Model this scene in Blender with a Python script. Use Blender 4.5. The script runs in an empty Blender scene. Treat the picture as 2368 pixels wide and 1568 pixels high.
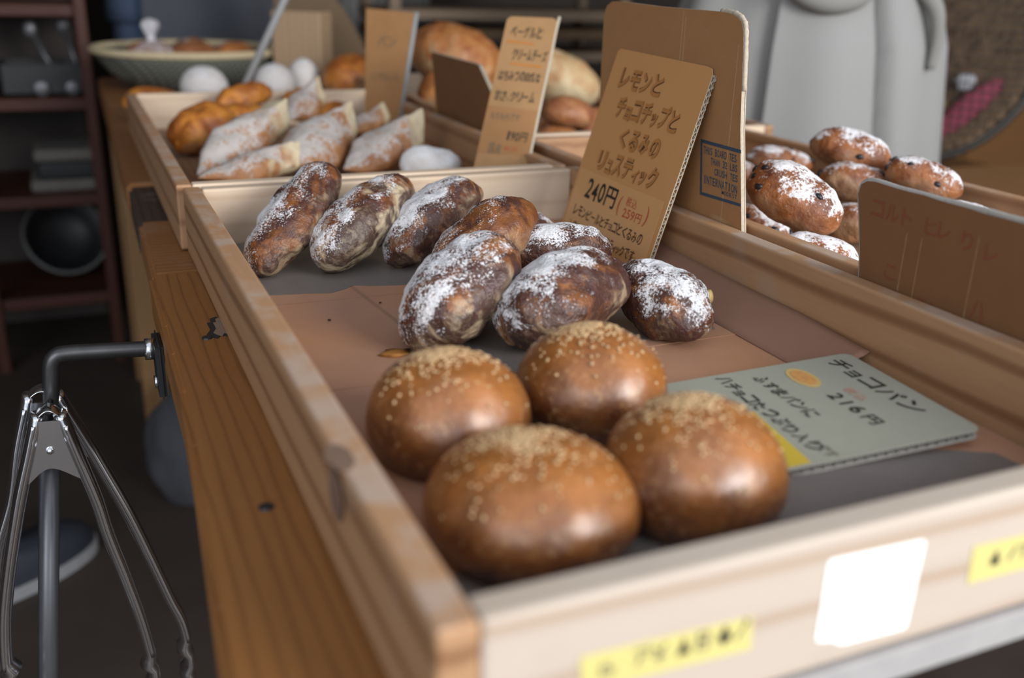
import bpy, bmesh, math, random
from mathutils import Vector, Matrix, noise
import numpy as np

# ------------------------------------------------------------------ camera, world, light
S = bpy.context.scene
C = S.collection
cd = bpy.data.cameras.new('camera'); cam = bpy.data.objects.new('camera', cd); C.objects.link(cam)
cd.sensor_width = 36.0; cd.lens = 2253.767 * 36 / 2368
r_ = (0.91523854, -0.40190978, 0.02840682); u_ = (0.11673147, 0.33198227, 0.93603501); f_ = (0.38563218, 0.85337934, -0.35075848)
cam.matrix_world = Matrix(((r_[0], u_[0], -f_[0], -0.0829183), (r_[1], u_[1], -f_[1], -0.2361565),
                           (r_[2], u_[2], -f_[2], 0.2527268), (0, 0, 0, 1)))
cd.clip_start = 0.02; cd.clip_end = 50
cd.dof.use_dof = True; cd.dof.focus_distance = 0.755; cd.dof.aperture_fstop = 3.9
S.camera = cam
w = bpy.data.worlds.new('world'); S.world = w; w.use_nodes = True
w.node_tree.nodes['Background'].inputs[0].default_value = (0.80, 0.88, 1.0, 1)
w.node_tree.nodes['Background'].inputs[1].default_value = 0.9
S.view_settings.view_transform = 'Standard'; S.view_settings.look = 'None'
S.view_settings.exposure = 0.0; S.view_settings.gamma = 1.0; S.view_settings.use_curve_mapping = False


def area(name, loc, tgt, sx, sy, power, col):
    d = bpy.data.lights.new(name, 'AREA'); d.shape = 'RECTANGLE'; d.size = sx; d.size_y = sy; d.energy = power; d.color = col
    o = bpy.data.objects.new(name, d); C.objects.link(o); o.location = loc
    o.rotation_euler = (Vector(tgt) - Vector(loc)).to_track_quat('-Z', 'Y').to_euler()
    return o


area('shopfront_daylight', (1.22, -1.80, 0.85), (0.3, 0.45, 0.0), 1.3, 1.05, 86, (1.0, 0.99, 0.97))
area('shopfront_daylight_left', (-1.7, -1.9, 1.0), (0.3, 0.45, 0.0), 1.8, 1.4, 34, (0.96, 0.98, 1.0))

# ------------------------------------------------------------------ node helpers
MATS = {}


class NT:
    def __init__(s, name):
        m = bpy.data.materials.new(name); m.use_nodes = True; s.m = m; s.t = m.node_tree; s.b = s.t.nodes['Principled BSDF']
        s.tc = s.t.nodes.new('ShaderNodeTexCoord'); MATS[name] = m

    def set(s, sock, v):
        if isinstance(v, bpy.types.NodeSocket): s.t.links.new(v, sock)
        elif isinstance(v, (tuple, list)) and len(v) == 3 and sock.type == 'RGBA': sock.default_value = (*v, 1)
        else: sock.default_value = v

    def P(s, **k):
        nm = dict(color='Base Color', rough='Roughness', metal='Metallic', spec='Specular IOR Level', coat='Coat Weight', coatr='Coat Roughness',
                  sss='Subsurface Weight', alpha='Alpha', trans='Transmission Weight', normal='Normal', sheen='Sheen Weight')
        for a, v in k.items(): s.set(s.b.inputs[nm[a]], v)
        return s

    def mapping(s, vec=None, scale=(1, 1, 1), loc=(0, 0, 0), rot=(0, 0, 0)):
        n = s.t.nodes.new('ShaderNodeMapping'); s.set(n.inputs[0], vec or s.tc.outputs['Object'])
        n.inputs['Scale'].default_value = scale; n.inputs['Location'].default_value = loc; n.inputs['Rotation'].default_value = rot
        return n.outputs[0]

    def noise(s, scale, detail=3, dist=0.0, vec=None, rough=0.55, out=0):
        n = s.t.nodes.new('ShaderNodeTexNoise'); s.set(n.inputs['Vector'], vec or s.tc.outputs['Object'])
        n.inputs['Scale'].default_value = scale; n.inputs['Detail'].default_value = detail
        n.inputs['Distortion'].default_value = dist; n.inputs['Roughness'].default_value = rough
        return n.outputs[out]

    def wave(s, scale, dist, detail, dscale, vec, direction='X'):
        n = s.t.nodes.new('ShaderNodeTexWave'); s.set(n.inputs['Vector'], vec); n.bands_direction = direction
        n.inputs['Scale'].default_value = scale; n.inputs['Distortion'].default_value = dist
        n.inputs['Detail'].default_value = detail; n.inputs['Detail Scale'].default_value = dscale
        return n.outputs[1]

    def vor(s, scale, vec=None):
        n = s.t.nodes.new('ShaderNodeTexVoronoi'); s.set(n.inputs['Vector'], vec or s.tc.outputs['Object']); n.inputs['Scale'].default_value = scale
        return n.outputs[0]

    def ramp(s, fac, stops):
        n = s.t.nodes.new('ShaderNodeValToRGB'); s.set(n.inputs[0], fac); e = n.color_ramp.elements
        while len(e) < len(stops): e.new(0.5)
        for el, (p, c) in zip(e, stops):
            el.position = p; el.color = (*c, 1) if isinstance(c, (tuple, list)) else (c, c, c, 1)
        return n.outputs[0]

    def mix(s, fac, a, b):
        n = s.t.nodes.new('ShaderNodeMix'); n.data_type = 'RGBA'
        s.set(n.inputs[0], fac); s.set(n.inputs[6], a); s.set(n.inputs[7], b)
        return n.outputs[2]

    def math(s, op, a, b=0.0, c=None):
        n = s.t.nodes.new('ShaderNodeMath'); n.operation = op; s.set(n.inputs[0], a); s.set(n.inputs[1], b)
        if c is not None: s.set(n.inputs[2], c)
        n.use_clamp = False
        return n.outputs[0]

    def sep(s, vec):
        n = s.t.nodes.new('ShaderNodeSeparateXYZ'); s.set(n.inputs[0], vec); return n.outputs

    def bump(s, h, strength=0.3, dist=0.002):
        n = s.t.nodes.new('ShaderNodeBump'); s.set(n.inputs['Height'], h); n.inputs['Strength'].default_value = strength; n.inputs['Distance'].default_value = dist
        s.P(normal=n.outputs[0]); return s


def mul(c, k): return tuple(x * k for x in c)


def plain(name, col, rough=0.6, var=0.12, scale=30, metal=0.0, spec=0.5):
    n = NT(name); f = n.noise(scale, 4)
    n.P(color=n.mix(f, mul(col, 1 - var), mul(col, 1 + var)), rough=rough, metal=metal, spec=spec)
    return n.m


def wood(name, base, dark, axis='Y', ring=26.0, dist=3.0, rough=0.55, contrast=1.0, spots=True, cross='Z', worn_top=False):
    n = NT(name)
    sc = {'X': (0.09, 1, 1), 'Y': (1, 0.09, 1), 'Z': (1, 1, 0.09)}[axis]
    v = n.mapping(scale=sc)
    big = n.noise(9, 2, 0.3, v)
    wv = n.wave(ring, dist, 2, 1.4, n.mapping(scale=sc), cross)
    lines = n.ramp(wv, [(0.0, 1.0), (0.1, 0.55 * contrast), (0.3, 0.1), (1.0, 0.0)])
    fib = n.noise(260, 3, 0.0, v)
    col = n.mix(big, mul(base, 0.86), mul(base, 1.14))
    col = n.mix(n.math('MULTIPLY', lines, 0.62 * contrast), col, dark)
    col = n.mix(n.math('MULTIPLY', fib, 0.28), col, dark)
    if spots:
        st = n.ramp(n.noise(17, 3), [(0.60, 0.0), (0.72, 1.0)])
        col = n.mix(n.math('MULTIPLY', st, 0.22), col, (0.36, 0.30, 0.26))
    nz = n.sep(n.tc.outputs['Normal'])[2]
    worn = n.math('MULTIPLY', n.ramp(n.noise(24, 4, 0.4), [(0.48, 0.0), (0.62, 1.0)]), n.ramp(nz, [(0.5, 0.0), (0.9, 0.6)]))
    if worn_top: col = n.mix(worn, col, tuple(0.45 * x + 0.24 for x in base))   # rubbed, floury top edges
    n.P(color=col, rough=n.ramp(fib, [(0, rough - 0.12), (1, rough + 0.12)]), spec=0.35)
    n.bump(fib, 0.12, 0.0006)
    return n.m


def bread(name, crust, deep, pale, flour, seed=0.0, swirl=0.0, pale_amt=0.4, flour_amt=0.5, gloss=0.45, choc=(0.040, 0.014, 0.012), flour_top=True, fs=420, pale_end=False, spec=0.5):
    n = NT(name)
    v = n.mapping(loc=(seed * 1.7, seed * 0.9, seed * 2.3))
    nor = n.sep(n.tc.outputs['Normal'])
    a = n.noise(38, 4, 0.6, v)
    col = n.mix(n.ramp(a, [(0.33, 0.0), (0.66, 1.0)]), deep, crust)
    pn = n.noise(21, 3, 1.0, n.mapping(loc=(seed + 5, 3 - seed, seed)))
    zz = n.math('MULTIPLY_ADD', nor[2], -0.22, pn)
    pf = n.ramp(zz, [(0.58 - 0.3 * pale_amt, 0.0), (0.76 - 0.3 * pale_amt, 1.0)])
    col = n.mix(n.math('MULTIPLY', pf, min(1, pale_amt * 1.6)), col, pale)
    if swirl > 0:
        sw = n.noise(19, 4, 2.6, n.mapping(loc=(seed * 3, seed, 7), scale=(0.7, 1.3, 1.0)), 0.5)
        sf = n.ramp(sw, [(0.47 - 0.12 * swirl, 0.0), (0.58 - 0.12 * swirl, 0.95)])
        fine = n.noise(110, 4, 1.5, v)
        col = n.mix(n.math('MULTIPLY', sf, n.ramp(fine, [(0.3, 0.55), (0.5, 0.95)])), col, choc)
        vein = n.wave(15, 12, 3, 1.6, v, 'Y')
        col = n.mix(n.ramp(vein, [(0.0, 0.75 * min(1, swirl + 0.2)), (0.14, 0.0)]), col, mul(choc, 1.5))
    if pale_end:
        g = n.sep(n.tc.outputs['Generated'])
        pe = n.math('ADD', n.math('MULTIPLY', nor[0], 0.5), n.math('MULTIPLY_ADD', n.noise(60, 3, 0.3, v), 0.35, n.math('MULTIPLY_ADD', g[0], 1.25, -0.64)))
        pef = n.ramp(pe, [(0.42, 0.0), (0.60, 1.0)])
        col = n.mix(pef, col, pale)
    clump = n.noise(46, 3, 0.3, n.mapping(loc=(seed, seed, 1)))
    sp = n.noise(fs, 4, 0.4, v, 0.7)
    hgt = n.math('MULTIPLY_ADD', nor[1], 0.17, n.math('MULTIPLY', n.math('SUBTRACT', clump, 0.5), 0.9))
    hgt = n.math('MULTIPLY_ADD', nor[2], 0.24 if flour_top else 0.05, hgt)
    sp2 = n.math('MULTIPLY', n.math('ADD', sp, hgt), 0.7)
    th = 0.7 * (0.90 - 0.36 * flour_amt)
    ff = n.ramp(sp2, [(th, 0.0), (th + 0.10, 1.0)])
    if flour_amt > 0:
        if pale_end: ff = n.math('MULTIPLY', ff, n.math('SUBTRACT', 1.0, n.math('MULTIPLY', pef, 0.8)))
        col = n.mix(n.math('MULTIPLY', ff, 0.93), col, flour)
    n.P(color=col, rough=n.ramp(ff, [(0, gloss), (1, 0.95)]) if flour_amt > 0 else gloss, spec=spec)
    n.bump(n.math('ADD', n.math('MULTIPLY', n.noise(120, 5, 0.5, v), 0.7), n.math('MULTIPLY', n.noise(420, 3, 0.2, v), 0.45)), 0.7, 0.0028)
    return n.m


# ------------------------------------------------------------------ materials
wood('tray_side_wood', (0.41, 0.235, 0.125), (0.17, 0.075, 0.032), 'Y', 13, 3.4, contrast=1.25, worn_top=True)
wood('tray_pale_wood', (0.66, 0.52, 0.39), (0.40, 0.26, 0.16), 'X', 12, 3.2, contrast=0.55)
wood('tray_front_wood', (0.455, 0.395, 0.335), (0.33, 0.215, 0.14), 'X', 12, 4.0, contrast=1.0)
wood('tray_base_wood', (0.32, 0.19, 0.11), (0.17, 0.09, 0.05), 'Y', 30, 2, cross='X')
wood('back_tray_wood', (0.42, 0.24, 0.13), (0.19, 0.085, 0.038), 'Y', 12, 3.4, worn_top=True)
wood('table_wood', (0.29, 0.125, 0.038), (0.11, 0.04, 0.013), 'Y', 36, 5.0, rough=0.48, cross='X', contrast=0.75, spots=False)
wood('table_wood_cross', (0.29, 0.13, 0.045), (0.16, 0.065, 0.025), 'X', 30, 3.0, rough=0.5, cross='Y')
wood('table_dark_wood', (0.07, 0.045, 0.035), (0.03, 0.02, 0.016), 'Y', 30, 3.0, cross='X')
wood('post_wood', (0.27, 0.15, 0.06), (0.14, 0.07, 0.028), 'Z', 30, 2.0, cross='X')
wood('bench_wood', (0.20, 0.095, 0.034), (0.12, 0.055, 0.02), 'X', 14, 2.0, cross='Y', contrast=0.6, spots=False)
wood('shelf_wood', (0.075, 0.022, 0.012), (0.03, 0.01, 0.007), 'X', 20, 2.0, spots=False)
wood('block_wood', (0.42, 0.29, 0.18), (0.28, 0.17, 0.10), 'Z', 20, 2.0, cross='X', spots=False)
wood('rack_wood', (0.26, 0.19, 0.13), (0.12, 0.08, 0.05), 'X', 20, 2.0, spots=False)
plain('strip_grey', (0.30, 0.285, 0.28), 0.8, 0.15, 60)
plain('cardboard_aged', (0.36, 0.20, 0.085), 0.75, 0.1, 60)
plain('knot_wood', (0.17, 0.105, 0.075), 0.6, 0.4, 90)
plain('crease_pale', (0.40, 0.25, 0.13), 0.9, 0.3, 200)
plain('crease_dull', (0.26, 0.14, 0.065), 0.9, 0.3, 200)
plain('bowl_rim', (0.13, 0.13, 0.125), 0.5)
plain('board_brown', (0.115, 0.07, 0.032), 0.7, 0.25, 12)
plain('rim_grey', (0.26, 0.26, 0.26), 0.6)
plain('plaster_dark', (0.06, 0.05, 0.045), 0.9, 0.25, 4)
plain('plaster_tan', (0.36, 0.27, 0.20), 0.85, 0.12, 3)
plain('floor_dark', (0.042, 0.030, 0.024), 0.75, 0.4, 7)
plain('ceiling_mat', (0.42, 0.38, 0.33), 0.9)
plain('black_thing', (0.012, 0.012, 0.014), 0.5)
plain('grey_tool', (0.16, 0.16, 0.17), 0.4, 0.1, 20, 0.6)
plain('grey_cloth', (0.16, 0.145, 0.13), 0.95, 0.2, 40)
plain('pale_bowl', (0.26, 0.26, 0.25), 0.45)
plain('sack_grey', (0.05, 0.05, 0.058), 0.9, 0.2, 40)
plain('dark_shoe', (0.02, 0.024, 0.034), 0.6)
plain('white_rubber', (0.26, 0.26, 0.27), 0.7, 0.06)
plain('denim', (0.065, 0.095, 0.16), 0.9, 0.2, 200)
plain('slate_cloth', (0.072, 0.078, 0.095), 0.95, 0.08, 200)
plain('linen_grey', (0.29, 0.288, 0.28), 0.95, 0.05, 300)
plain('linen_dark', (0.24, 0.235, 0.22), 0.95, 0.08, 300)
plain('dark_trousers', (0.035, 0.035, 0.04), 0.9)
plain('knit_shirt', (0.25, 0.25, 0.26), 0.95)
plain('skin', (0.55, 0.33, 0.24), 0.55, 0.08)
plain('hair_black', (0.012, 0.01, 0.009), 0.5)
plain('eye_white', (0.7, 0.7, 0.68), 0.3); plain('lip', (0.42, 0.17, 0.14), 0.5)
plain('ink_black', (0.014, 0.013, 0.012), 0.6); plain('ink_faded', (0.11, 0.10, 0.07), 0.7)
plain('ink_red', (0.42, 0.075, 0.03), 0.7); plain('ink_pale_red', (0.50, 0.24, 0.18), 0.7); plain('ink_dull_red', (0.20, 0.055, 0.025), 0.8)
plain('ink_blue', (0.035, 0.06, 0.095), 0.7)
plain('ink_outline', (0.055, 0.018, 0.008), 0.7); plain('ink_brown', (0.40, 0.165, 0.045), 0.7)
plain('ink_orange', (0.45, 0.17, 0.03), 0.7); plain('ink_cyan', (0.35, 0.75, 0.78), 0.7)
plain('ink_bun', (0.55, 0.27, 0.08), 0.8, 0.4, 260); plain('ink_bun_edge', (0.52, 0.36, 0.13), 0.8)
plain('tape_yellow', (0.54, 0.47, 0.17), 0.6, 0.05); plain('label_yellow', (0.56, 0.40, 0.04), 0.6, 0.08)
plain('sticker_white', (0.93, 0.94, 0.95), 0.5, 0.02)
plain('edge_pale', (0.42, 0.36, 0.28), 0.9, 0.3, 350); plain('edge_grey', (0.36, 0.34, 0.31), 0.9, 0.2, 250)
plain('flute_dark', (0.05, 0.035, 0.025), 0.9)
plain('card_cream', (0.31, 0.31, 0.25), 0.75, 0.06, 90)
plain('black_iron', (0.09, 0.088, 0.09), 0.38, 0.3, 60, 0.85)
plain('plate_black', (0.02, 0.02, 0.022), 0.45)
plain('basket_cream', (0.56, 0.46, 0.29), 0.8, 0.1, 60)
plain('raisin', (0.014, 0.011, 0.014), 0.35)
plain('walnut', (0.40, 0.28, 0.11), 0.5, 0.3, 120)
plain('crumb_brown', (0.36, 0.15, 0.03), 0.6); plain('crumb_dark', (0.05, 0.02, 0.01), 0.6)
plain('grain', (0.50, 0.33, 0.17), 0.5, 0.45, 330)
plain('straw', (0.17, 0.105, 0.06), 0.9, 0.5, 40)
plain('pink_cloth', (0.27, 0.045, 0.075), 0.8, 0.25, 30); plain('yellow_cloth', (0.32, 0.24, 0.07), 0.8, 0.2, 30); plain('white_paper', (0.45, 0.45, 0.48), 0.8)
plain('wire', (0.07, 0.065, 0.06), 0.5, 0.2, 60, 0.5)

n = NT('steel'); f = n.noise(60, 3, 0, n.mapping(scale=(1, 1, 0.15)))
n.P(color=(0.78, 0.79, 0.81), metal=1.0, rough=n.ramp(f, [(0, 0.14), (1, 0.26)]))
n = NT('cardboard'); f = n.noise(45, 4); g = n.noise(420, 3, 0, n.mapping(scale=(1, 1, 0.25)))
h = n.noise(26, 3, 0, n.mapping(scale=(0.3, 1, 0.05), loc=(2, 0, 0)))
c = n.mix(f, (0.31, 0.155, 0.062), (0.39, 0.205, 0.088)); c = n.mix(n.math('MULTIPLY', g, 0.25), c, (0.24, 0.11, 0.04))
c = n.mix(n.ramp(h, [(0.66, 0.0), (0.71, 0.45)]), c, (0.5, 0.34, 0.2))
n.P(color=c, rough=0.75, spec=0.3); n.bump(g, 0.1, 0.0004)
n = NT('cardboard_sign'); f = n.noise(30, 4); g = n.noise(300, 2, 0, n.mapping(scale=(0.1, 0.1, 1)))
c = n.mix(f, (0.50, 0.245, 0.09), (0.58, 0.30, 0.12)); c = n.mix(n.math('MULTIPLY', g, 0.22), c, (0.40, 0.17, 0.055))
n.P(color=c, rough=0.6, spec=0.4)
n = NT('tape_clear'); f = n.noise(30, 4)
n.P(color=n.mix(f, (0.55, 0.29, 0.115), (0.62, 0.335, 0.145)), rough=0.32, spec=0.5)
n = NT('cardboard_dark'); f = n.noise(40, 4); g = n.noise(130, 3, 0, n.mapping(scale=(0.15, 0.15, 1)))
c = n.mix(f, (0.16, 0.07, 0.025), (0.22, 0.10, 0.036)); c = n.mix(n.math('MULTIPLY', g, 0.3), c, (0.12, 0.05, 0.02)); n.P(color=c, rough=0.8)
n = NT('paper_brown'); f = n.noise(22, 5, 0.5); g = n.noise(600, 2); wv = n.ramp(n.noise(7, 2, 0.2), [(0.4, 0.0), (0.65, 1.0)])
c = n.mix(f, (0.37, 0.195, 0.125), (0.46, 0.265, 0.18)); c = n.mix(n.math('MULTIPLY', wv, 0.45), c, (0.50, 0.22, 0.085)); c = n.mix(n.math('MULTIPLY', g, 0.15), c, (0.33, 0.19, 0.13))
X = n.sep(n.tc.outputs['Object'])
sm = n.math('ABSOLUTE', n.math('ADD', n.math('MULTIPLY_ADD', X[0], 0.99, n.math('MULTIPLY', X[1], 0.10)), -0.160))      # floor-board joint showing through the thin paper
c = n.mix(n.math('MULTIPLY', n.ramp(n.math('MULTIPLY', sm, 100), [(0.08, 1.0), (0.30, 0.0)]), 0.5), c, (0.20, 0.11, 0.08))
fo = n.math('ABSOLUTE', n.math('ADD', n.math('MULTIPLY_ADD', X[0], 0.03, X[1]), -0.486))                                   # fold line
c = n.mix(n.ramp(n.math('MULTIPLY', fo, 100), [(0.03, 0.6), (0.09, 0.0)]), c, (0.24, 0.13, 0.09))
n.P(color=c, rough=0.42, spec=0.4); n.bump(n.noise(35, 3), 0.15, 0.002)
n = NT('paper_grey'); f = n.noise(20, 5, 0.5); g = n.noise(500, 2)
c = n.mix(f, (0.15, 0.13, 0.122), (0.21, 0.185, 0.172)); c = n.mix(n.math('MULTIPLY', g, 0.2), c, (0.10, 0.085, 0.08)); n.P(color=c, rough=0.42, spec=0.4)
n.bump(n.noise(35, 3), 0.15, 0.002)
n = NT('paper_flap'); f = n.noise(25, 4)
n.P(color=n.mix(f, (0.25, 0.135, 0.095), (0.31, 0.17, 0.12)), rough=0.4, spec=0.4)
n = NT('wicker'); a = n.wave(34, 1, 1, 1, n.mapping(rot=(0, 0.75, 0.4)), 'Z'); b = n.wave(34, 1, 1, 1, n.mapping(rot=(0.4, -0.75, 0)), 'Z')
n.P(color=n.mix(n.math('MULTIPLY', a, b), (0.10, 0.105, 0.085), (0.27, 0.28, 0.235)), rough=0.8); n.bump(n.math('MULTIPLY', a, b), 0.6, 0.003)
n = NT('plastic_bag'); f = n.noise(40, 4, 1)
n.P(color=(0.75, 0.72, 0.74), rough=0.25, alpha=n.ramp(f, [(0.35, 0.25), (0.7, 0.6)]))
n = NT('plastic_twist'); n.P(color=(0.66, 0.64, 0.68), rough=0.3, alpha=0.85)
n = NT('ribbed_metal'); wv = n.wave(14, 0, 0, 1, n.mapping(), 'X'); n.P(color=n.mix(wv, (0.12, 0.12, 0.11), (0.24, 0.23, 0.21)), rough=0.6)

# choc loaves / others
AM = (0.27, 0.098, 0.022); DP = (0.12, 0.037, 0.014); PL = (0.47, 0.38, 0.255); FL = (0.74, 0.74, 0.76)
for i, (sw, fa, pa, fs) in enumerate([(0.5, 0.78, 0.42, 420), (0.3, 0.95, 0.65, 400), (0.5, 1.0, 0.42, 420), (0.1, 0.62, 0.25, 420), (0.55, 0.98, 0.5, 380), (0.85, 0.95, 0.1, 420), (0.85, 0.92, 0.35, 380), (1.05, 0.66, 0.4, 380), (0.8, 0.7, 0.1, 420)]):
    bread(f'chocolate_crust_{i}', AM, DP, PL, FL, seed=i * 3.1 + 0.7, swirl=sw, pale_amt=pa, flour_amt=fa, gloss=0.40, fs=fs * 1.5)
for i, fa in enumerate([0.92, 1.0, 1.05, 0.85, 1.1]):
    bread(f'raisin_crust_{i}', (0.29, 0.098, 0.024), (0.12, 0.034, 0.012), (0.45, 0.30, 0.18), FL, seed=i * 2.3 + 31, swirl=0, pale_amt=0.25, flour_amt=fa, gloss=0.5, fs=360)
for i in range(3):
    bread(f'floured_crust_{i}', (0.40, 0.185, 0.07), (0.26, 0.11, 0.045), (0.60, 0.50, 0.33), (0.47, 0.44, 0.42), seed=i * 2.1 + 50, pale_amt=0.1, flour_amt=0.98, gloss=0.6, fs=300, pale_end=True)
for i in range(2):
    bread(f'golden_crust_{i}', (0.56, 0.21, 0.032), (0.25, 0.062, 0.010), (0.70, 0.50, 0.28), FL, seed=i * 2.1 + 70, pale_amt=0.2, flour_amt=0.0, gloss=0.45)
bread('country_crust', (0.50, 0.21, 0.065), (0.28, 0.085, 0.022), (0.62, 0.47, 0.28), (0.6, 0.55, 0.5), seed=83, pale_amt=0.3, flour_amt=0.3, gloss=0.5)
bread('pale_crust', (0.58, 0.42, 0.22), (0.50, 0.28, 0.13), (0.66, 0.53, 0.33), (0.7, 0.65, 0.55), seed=87, pale_amt=0.6, flour_amt=0.3, gloss=0.6)
bread('roll_crust', (0.40, 0.17, 0.07), (0.24, 0.075, 0.028), (0.55, 0.37, 0.22), FL, seed=90, pale_amt=0.2, flour_amt=0.0, gloss=0.4)
bread('white_bun_crust', (0.70, 0.67, 0.66), (0.66, 0.60, 0.57), (0.72, 0.68, 0.66), (0.78, 0.78, 0.8), seed=95, pale_amt=0.2, flour_amt=0.9, gloss=0.9, spec=0.1)
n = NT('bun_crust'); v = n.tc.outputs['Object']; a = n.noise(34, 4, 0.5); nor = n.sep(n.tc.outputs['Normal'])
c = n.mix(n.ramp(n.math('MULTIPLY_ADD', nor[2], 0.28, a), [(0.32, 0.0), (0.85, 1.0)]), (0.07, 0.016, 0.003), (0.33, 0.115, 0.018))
sp = n.noise(230, 3, 0.2, None, 0.6); c = n.mix(n.ramp(sp, [(0.57, 0.0), (0.72, 0.42)]), c, (0.55, 0.33, 0.15))
n.P(color=c, rough=n.ramp(n.noise(150, 4), [(0.2, 0.30), (0.8, 0.52)]), spec=0.5, coat=0.9, coatr=0.36)
n.bump(n.math('ADD', n.noise(150, 5), n.math('MULTIPLY', n.noise(60, 3), 0.8)), 0.5, 0.0022)

# ------------------------------------------------------------------ object helpers


def link(name, me, mat, parent=None):
    o = bpy.data.objects.new(name, me); C.objects.link(o)
    for m in (mat if isinstance(mat, (list, tuple)) else [mat]):
        if m: me.materials.append(MATS[m])
    if parent: o.parent = parent
    return o


def from_bm(name, bm, mat, parent=None, smooth=False):
    me = bpy.data.meshes.new(name); bm.normal_update(); bm.to_mesh(me); bm.free()
    if smooth:
        for p in me.polygons: p.use_smooth = True
    return link(name, me, mat, parent)


def from_py(name, verts, faces, mat, parent=None, smooth=True):
    me = bpy.data.meshes.new(name); me.from_pydata([tuple(v) for v in verts], [], faces); me.update()
    if smooth:
        for p in me.polygons: p.use_smooth = True
    return link(name, me, mat, parent)


def tag(o, label, cat, group=None):
    o['label'] = label; o['category'] = cat
    if group: o['group'] = group
    return o


def struct(o): o['kind'] = 'structure'; return o


def root(name, label, cat, loc=(0, 0, 0), group=None, mat=None):
    o = bpy.data.objects.new(name, None); C.objects.link(o); o.empty_display_size = 0.02
    if mat is not None: o.matrix_world = mat
    else: o.location = loc
    return tag(o, label, cat, group)


def add_box(bm, a, b):
    x0, y0, z0 = a; x1, y1, z1 = b
    vs = [bm.verts.new(p) for p in [(x0, y0, z0), (x1, y0, z0), (x1, y1, z0), (x0, y1, z0), (x0, y0, z1), (x1, y0, z1), (x1, y1, z1), (x0, y1, z1)]]
    for f in [(0, 3, 2, 1), (4, 5, 6, 7), (0, 1, 5, 4), (1, 2, 6, 5), (2, 3, 7, 6), (3, 0, 4, 7)]: bm.faces.new([vs[i] for i in f])


def box(name, a, b, mat, parent=None, bev=0.0015, seg=2):
    bm = bmesh.new(); add_box(bm, a, b)
    if bev: bmesh.ops.bevel(bm, geom=list(bm.edges), offset=bev, segments=seg, profile=0.5, affect='EDGES')
    return from_bm(name, bm, mat, parent, False)


def prism(name, poly, z0, z1, mat, parent=None, bev=0.0):
    bm = bmesh.new()
    lo = [bm.verts.new((x, y, z0)) for x, y in poly]; hi = [bm.verts.new((x, y, z1)) for x, y in poly]
    bm.faces.new(hi); bm.faces.new(lo[::-1]); k = len(poly)
    for i in range(k): bm.faces.new([lo[i], lo[(i + 1) % k], hi[(i + 1) % k], hi[i]])
    bmesh.ops.recalc_face_normals(bm, faces=bm.faces)
    if len(mat) == 2 and isinstance(mat, (list, tuple)):
        for f in bm.faces:
            if abs(f.normal.z) < 0.5: f.material_index = 1
    return from_bm(name, bm, mat, parent)


def sweep(name, pts, rad, mat, parent=None, seg=12, cap=True, ell=None, ref=Vector((0, 1, 0)), bm=None):
    """tube along pts; rad a number or list; ell = list of (in-plane, along-ref) radii pairs"""
    own = bm is None
    if own: bm = bmesh.new()
    pts = [Vector(p) for p in pts]; rings = []
    for i, p in enumerate(pts):
        t = (pts[min(i + 1, len(pts) - 1)] - pts[max(i - 1, 0)]).normalized()
        a = ref - t * ref.dot(t)
        if a.length < 1e-4: a = Vector((1, 0, 0)) - t * t.x
        a.normalize(); b = t.cross(a)
        rr = ell[i] if ell else ((rad[i],) * 2 if isinstance(rad, (list, tuple)) else (rad, rad))
        rings.append([bm.verts.new(p + b * (rr[0] * math.cos(q)) + a * (rr[1] * math.sin(q))) for q in [2 * math.pi * k / seg for k in range(seg)]])
    for r1, r2 in zip(rings, rings[1:]):
        for k in range(seg): bm.faces.new([r1[k], r1[(k + 1) % seg], r2[(k + 1) % seg], r2[k]])
    if cap: bm.faces.new(rings[0][::-1]); bm.faces.new(rings[-1])
    if own:
        bmesh.ops.recalc_face_normals(bm, faces=bm.faces)
        return from_bm(name, bm, mat, parent, True)


def spline(pts, k=8):
    """Catmull-Rom through pts"""
    P = [Vector(p) for p in pts]; P = [P[0] * 2 - P[1]] + P + [P[-1] * 2 - P[-2]]; out = []
    for i in range(1, len(P) - 2):
        for j in range(k):
            t = j / k; a, b, c, d = P[i - 1:i + 3]
            out.append(0.5 * ((2 * b) + (c - a) * t + (2 * a - 5 * b + 4 * c - d) * t * t + (3 * b - a - 3 * c + d) * t ** 3))
    out.append(P[-2]); return out


def lathe(name, prof, mat, parent=None, seg=48, mod=None):
    vs, fs = [], []; k = len(prof)
    for j in range(seg):
        q = 2 * math.pi * j / seg
        for (r, z) in prof:
            m = mod(q, z) if mod else 1.0
            vs.append((r * m * math.cos(q), r * m * math.sin(q), z))
    for j in range(seg):
        for i in range(k - 1):
            a, b = j * k + i, ((j + 1) % seg) * k + i
            fs.append((a, b, b + 1, a + 1))
    return from_py(name, vs, fs, mat, parent)


def R3(yaw, pitch, roll):
    return Matrix.Rotation(math.radians(yaw), 3, 'Z') @ Matrix.Rotation(-math.radians(pitch), 3, 'Y') @ Matrix.Rotation(math.radians(roll), 3, 'X')


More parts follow.
